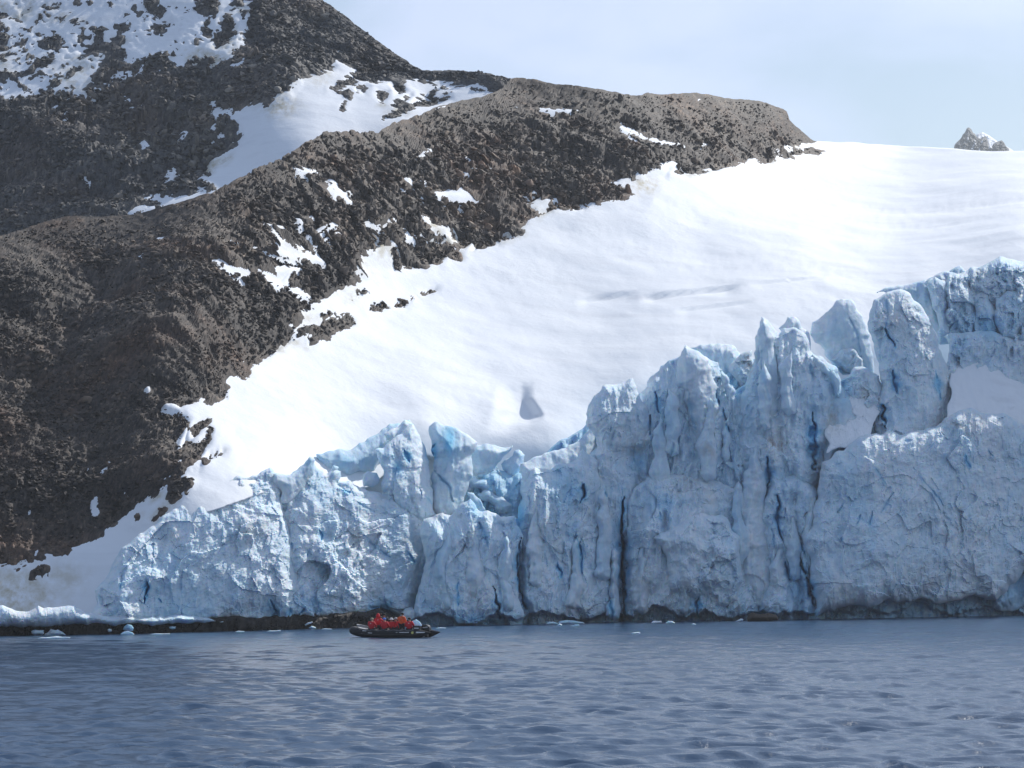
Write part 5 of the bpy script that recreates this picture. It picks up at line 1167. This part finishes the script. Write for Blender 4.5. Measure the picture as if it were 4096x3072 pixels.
def person(lx, ly, lz, face, label, jacket, hat, seated=True, scale=0.92, arms='lap', lean=0.0, patch=True, group='people in the inflatable boat'):
    """face: direction looked at, angle in boat space; +Y of the figure"""
    root = bpy.data.objects.new('person', None)
    hz = 0.08 if seated else 0.86
    z = lambda v: hz + v
    Ln = lambda h: lean * h
    N = {'pel': (0, 0, z(0)), 'bel': (0, Ln(.2) + .01, z(.18)), 'che': (0, Ln(.38) + .01, z(.38)), 'nec': (0, Ln(.52) + .02, z(.53)), 'hea': (0, Ln(.62) + .05, z(.66)), 'top': (0, Ln(.7) + .05, z(.76))}
    for s, n_ in ((1, 'r'), (-1, 'l')):
        N['sh' + n_] = (s * .19, Ln(.46), z(.47))
        if arms == 'lap': el, wr = (s * .27, .10 + Ln(.2), z(.22)), (s * .14, .30, z(.14))
        elif arms == 'camera': el, wr = (s * .30, .20 + Ln(.3), z(.34)), (s * .10, .30 + Ln(.5), z(.56))
        elif arms == 'raise': el, wr = ((s * .30, .12, z(.60)), (s * .16, .22, z(.78))) if s > 0 else ((s * .27, .05, z(.2)), (s * .22, .2, z(.05)))
        elif arms == 'bent': el, wr = ((s * .36, .05, z(.34)), (s * .18, .26, z(.40))) if s < 0 else ((s * .28, .02, z(.20)), (s * .26, .12, z(-.03)))
        else: el, wr = (s * .26, .0, z(.2)), (s * .25, .1, z(-.05))
        N['el' + n_], N['wr' + n_] = el, wr
        N['hi' + n_] = (s * .10, .02, z(-.03))
        if seated: N['kn' + n_] = (s * .14, .44, z(-.02)); N['an' + n_] = (s * .14, .46, z(-.42)); N['to' + n_] = (s * .15, .60, z(-.46))
        else: N['kn' + n_] = (s * .12, .03, z(-.42)); N['an' + n_] = (s * .12, -.01, z(-.80)); N['to' + n_] = (s * .14, .15, z(-.84))
    def graph(keys, chains):
        vs = [(*N[k], *(r if isinstance(r, tuple) else (r,))) for k, r in keys]; ix = {k: i for i, (k, r) in enumerate(keys)}
        return vs, [(ix[a], ix[b]) for ch in chains for a, b in zip(ch, ch[1:])]
    put(root)
    nose = (0, N['hea'][1] + .115, N['hea'][2] - .01)
    N['nos'] = nose
    vs, es = graph([('pel', .11), ('bel', .11), ('che', .13), ('nec', .055), ('hea', (.085, .10)), ('top', .06), ('nos', .018)] + [(k + n_, r) for n_ in 'rl' for k, r in (('sh', .06), ('el', .04), ('wr', .03), ('hi', .09), ('kn', .055), ('an', .04), ('to', .04))],
                   [('pel', 'bel', 'che', 'nec', 'hea', 'top'), ('hea', 'nos')] + [('che', 'sh' + n_, 'el' + n_, 'wr' + n_) for n_ in 'rl'] + [('pel', 'hi' + n_, 'kn' + n_, 'an' + n_, 'to' + n_) for n_ in 'rl'])
    body = skin('body', vs, es, M_SKIN, root)
    for s in (1, -1):
        e1 = dome('eye', (s * .033, N['hea'][1] + .088, N['hea'][2] + .012), .013, M_BLACK, body, cut=-2)
    dome('mouth', (0, N['hea'][1] + .085, N['hea'][2] - .055), .02, M_RED, body, (1.2, .5, .35), cut=-2)
    vs, es = graph([('pel', (.20, .17)), ('bel', (.20, .165)), ('che', (.20, .15)), ('nec', .085)] + [(k + n_, r) for n_ in 'rl' for k, r in (('sh', .095), ('el', .075), ('wr', .055))],
                   [('pel', 'bel', 'che', 'nec')] + [('che', 'sh' + n_, 'el' + n_, 'wr' + n_) for n_ in 'rl'])
    jk = skin('parka', vs, es, jacket, root)
    vs, es = graph([('pel', .15)] + [(k + n_, r) for n_ in 'rl' for k, r in (('hi', .11), ('kn', .08), ('an', .065))], [('pel', 'hi' + n_, 'kn' + n_, 'an' + n_) for n_ in 'rl'])
    skin('trousers', vs, es, M_TROU, root)
    for n_ in 'rl':
        a, t_ = N['an' + n_], N['to' + n_]
        skin('boot', [(*a, .075), (a[0], a[1], a[2] - .05, .075), (*t_, .055)], [(0, 1), (1, 2)], M_BLACK, root)
        glove(root, N['wr' + n_], N['el' + n_], 1 if n_ == 'l' else -1)
    hc = (0, N['hea'][1] - .012, N['hea'][2] + .015)
    if hat == 'hood': dome('hood', hc, .15, jacket, root, (1, 1.05, 1.1), -0.75, peak=0.9)
    elif hat == 'cap': dome('sun_hat', (hc[0], hc[1], hc[2] + .02), .125, M_WHAT, root, (1, 1.1, .9), 0.0, brim=0.55); dome('hat_band', (hc[0], hc[1], hc[2] + .03), .128, M_KNIT, root, (1, 1.1, .5), 0.1)
    else: dome('knit_cap', hc, .122, hat, root, (1, 1.08, 1.12), -0.05)
    if hat != 'hood': skin('collar', [(0, N['nec'][1] - .05, N['nec'][2] - .02, .09, .06), (0, N['nec'][1] - .07, N['nec'][2] + .03, .08, .05)], [(0, 1)], jacket, root)
    if patch: slab_box('back_patch', .06, .012, .05, M_WHITE, jk, (.02, N['che'][1] - .162, z(.42)), 0.0)
    if arms == 'camera': slab_box('camera', .12, .10, .08, M_BLACK, root, (0, N['wrr'][1] + .05, N['wrr'][2] + .02), .012)
    root.scale = (scale * 1.08, scale * 1.05, scale)
    p = boat_pt(lx, ly, lz)
    root.location = p; root.rotation_euler = (0, 0, YAW + face)
    tag(root, label, 'person', group)
    return root
PIH = math.pi
TT = 0.45          # top of the tube
person(1.07, 0.74, TT, PIH - 0.15, 'person in red parka and beige knit cap, first seated at the bow end', M_RED, M_BEIGE)
person(0.95, 0.05, 0.02, PIH + 0.25, 'person in red parka with hood up standing between the seated ones', M_RED, 'hood', seated=False, scale=0.86, arms='camera')
person(0.20, 0.76, TT, PIH + 0.05, 'person in red parka and blue knit cap sitting on the near tube', M_RED, M_BLUE, patch=False)
person(0.34, -0.62, TT - 0.02, 0.5, 'person in red parka with white and black brimmed hat behind the blue cap', M_RED, 'cap', patch=False)
person(0.10, -0.80, TT, 0.0, 'person in dark jacket and grey cap seated on the far tube', M_DARK, M_GREY, patch=False)
person(-0.20, -0.72, TT, 0.1, 'person in red parka and black cap half hidden beside the one in orange', M_RED, M_KNIT, patch=False)
person(-0.75, 0.18, 0.02, PIH - 0.2, 'person in orange jacket and black cap standing with back turned', M_ORANGE, M_KNIT, seated=False, scale=0.93, arms='bent', patch=False)
person(-1.50, 0.74, TT, PIH + 0.1, 'person in red parka and dark cap seated nearest the boat motor', M_RED, M_KNIT)
person(0.78, -0.55, 0.02, 0.3, 'person in dark jacket with one arm raised behind the hooded one', M_DARK, M_KNIT, seated=False, scale=0.90, arms='raise', patch=False)

# ------------------------------------------------------------------ the air
def build_haze():
    x, y0, y1, z0, z1 = 9400, -9400, 9400, -1.2, 430.0
    v = [(-x, y0, z0), (x, y0, z0), (x, y1, z0), (-x, y1, z0), (-x, y0, z1), (x, y0, z1), (x, y1, z1), (-x, y1, z1)]
    f = [(0, 3, 2, 1), (4, 5, 6, 7), (0, 1, 5, 4), (1, 2, 6, 5), (2, 3, 7, 6), (3, 0, 4, 7)]
    m = bpy.data.materials.new('haze'); m.use_nodes = True; nt = m.node_tree; nt.nodes.clear()
    out = nt.nodes.new('ShaderNodeOutputMaterial'); pv = nt.nodes.new('ShaderNodeVolumePrincipled')
    pv.inputs['Color'].default_value = (0.86, 0.93, 1.0, 1); pv.inputs['Density'].default_value = HAZE_DENSITY; pv.inputs['Anisotropy'].default_value = 0.2
    nt.links.new(pv.outputs['Volume'], out.inputs['Volume'])
    me = bpy.data.meshes.new('haze'); me.from_pydata(v, [], f); me.materials.append(m)
    o = put(bpy.data.objects.new('haze', me)); o['kind'] = 'stuff'; o['label'] = 'thin pale haze in the air'
HAZE_DENSITY = 0.00015
if HAZE_DENSITY > 0: build_haze()
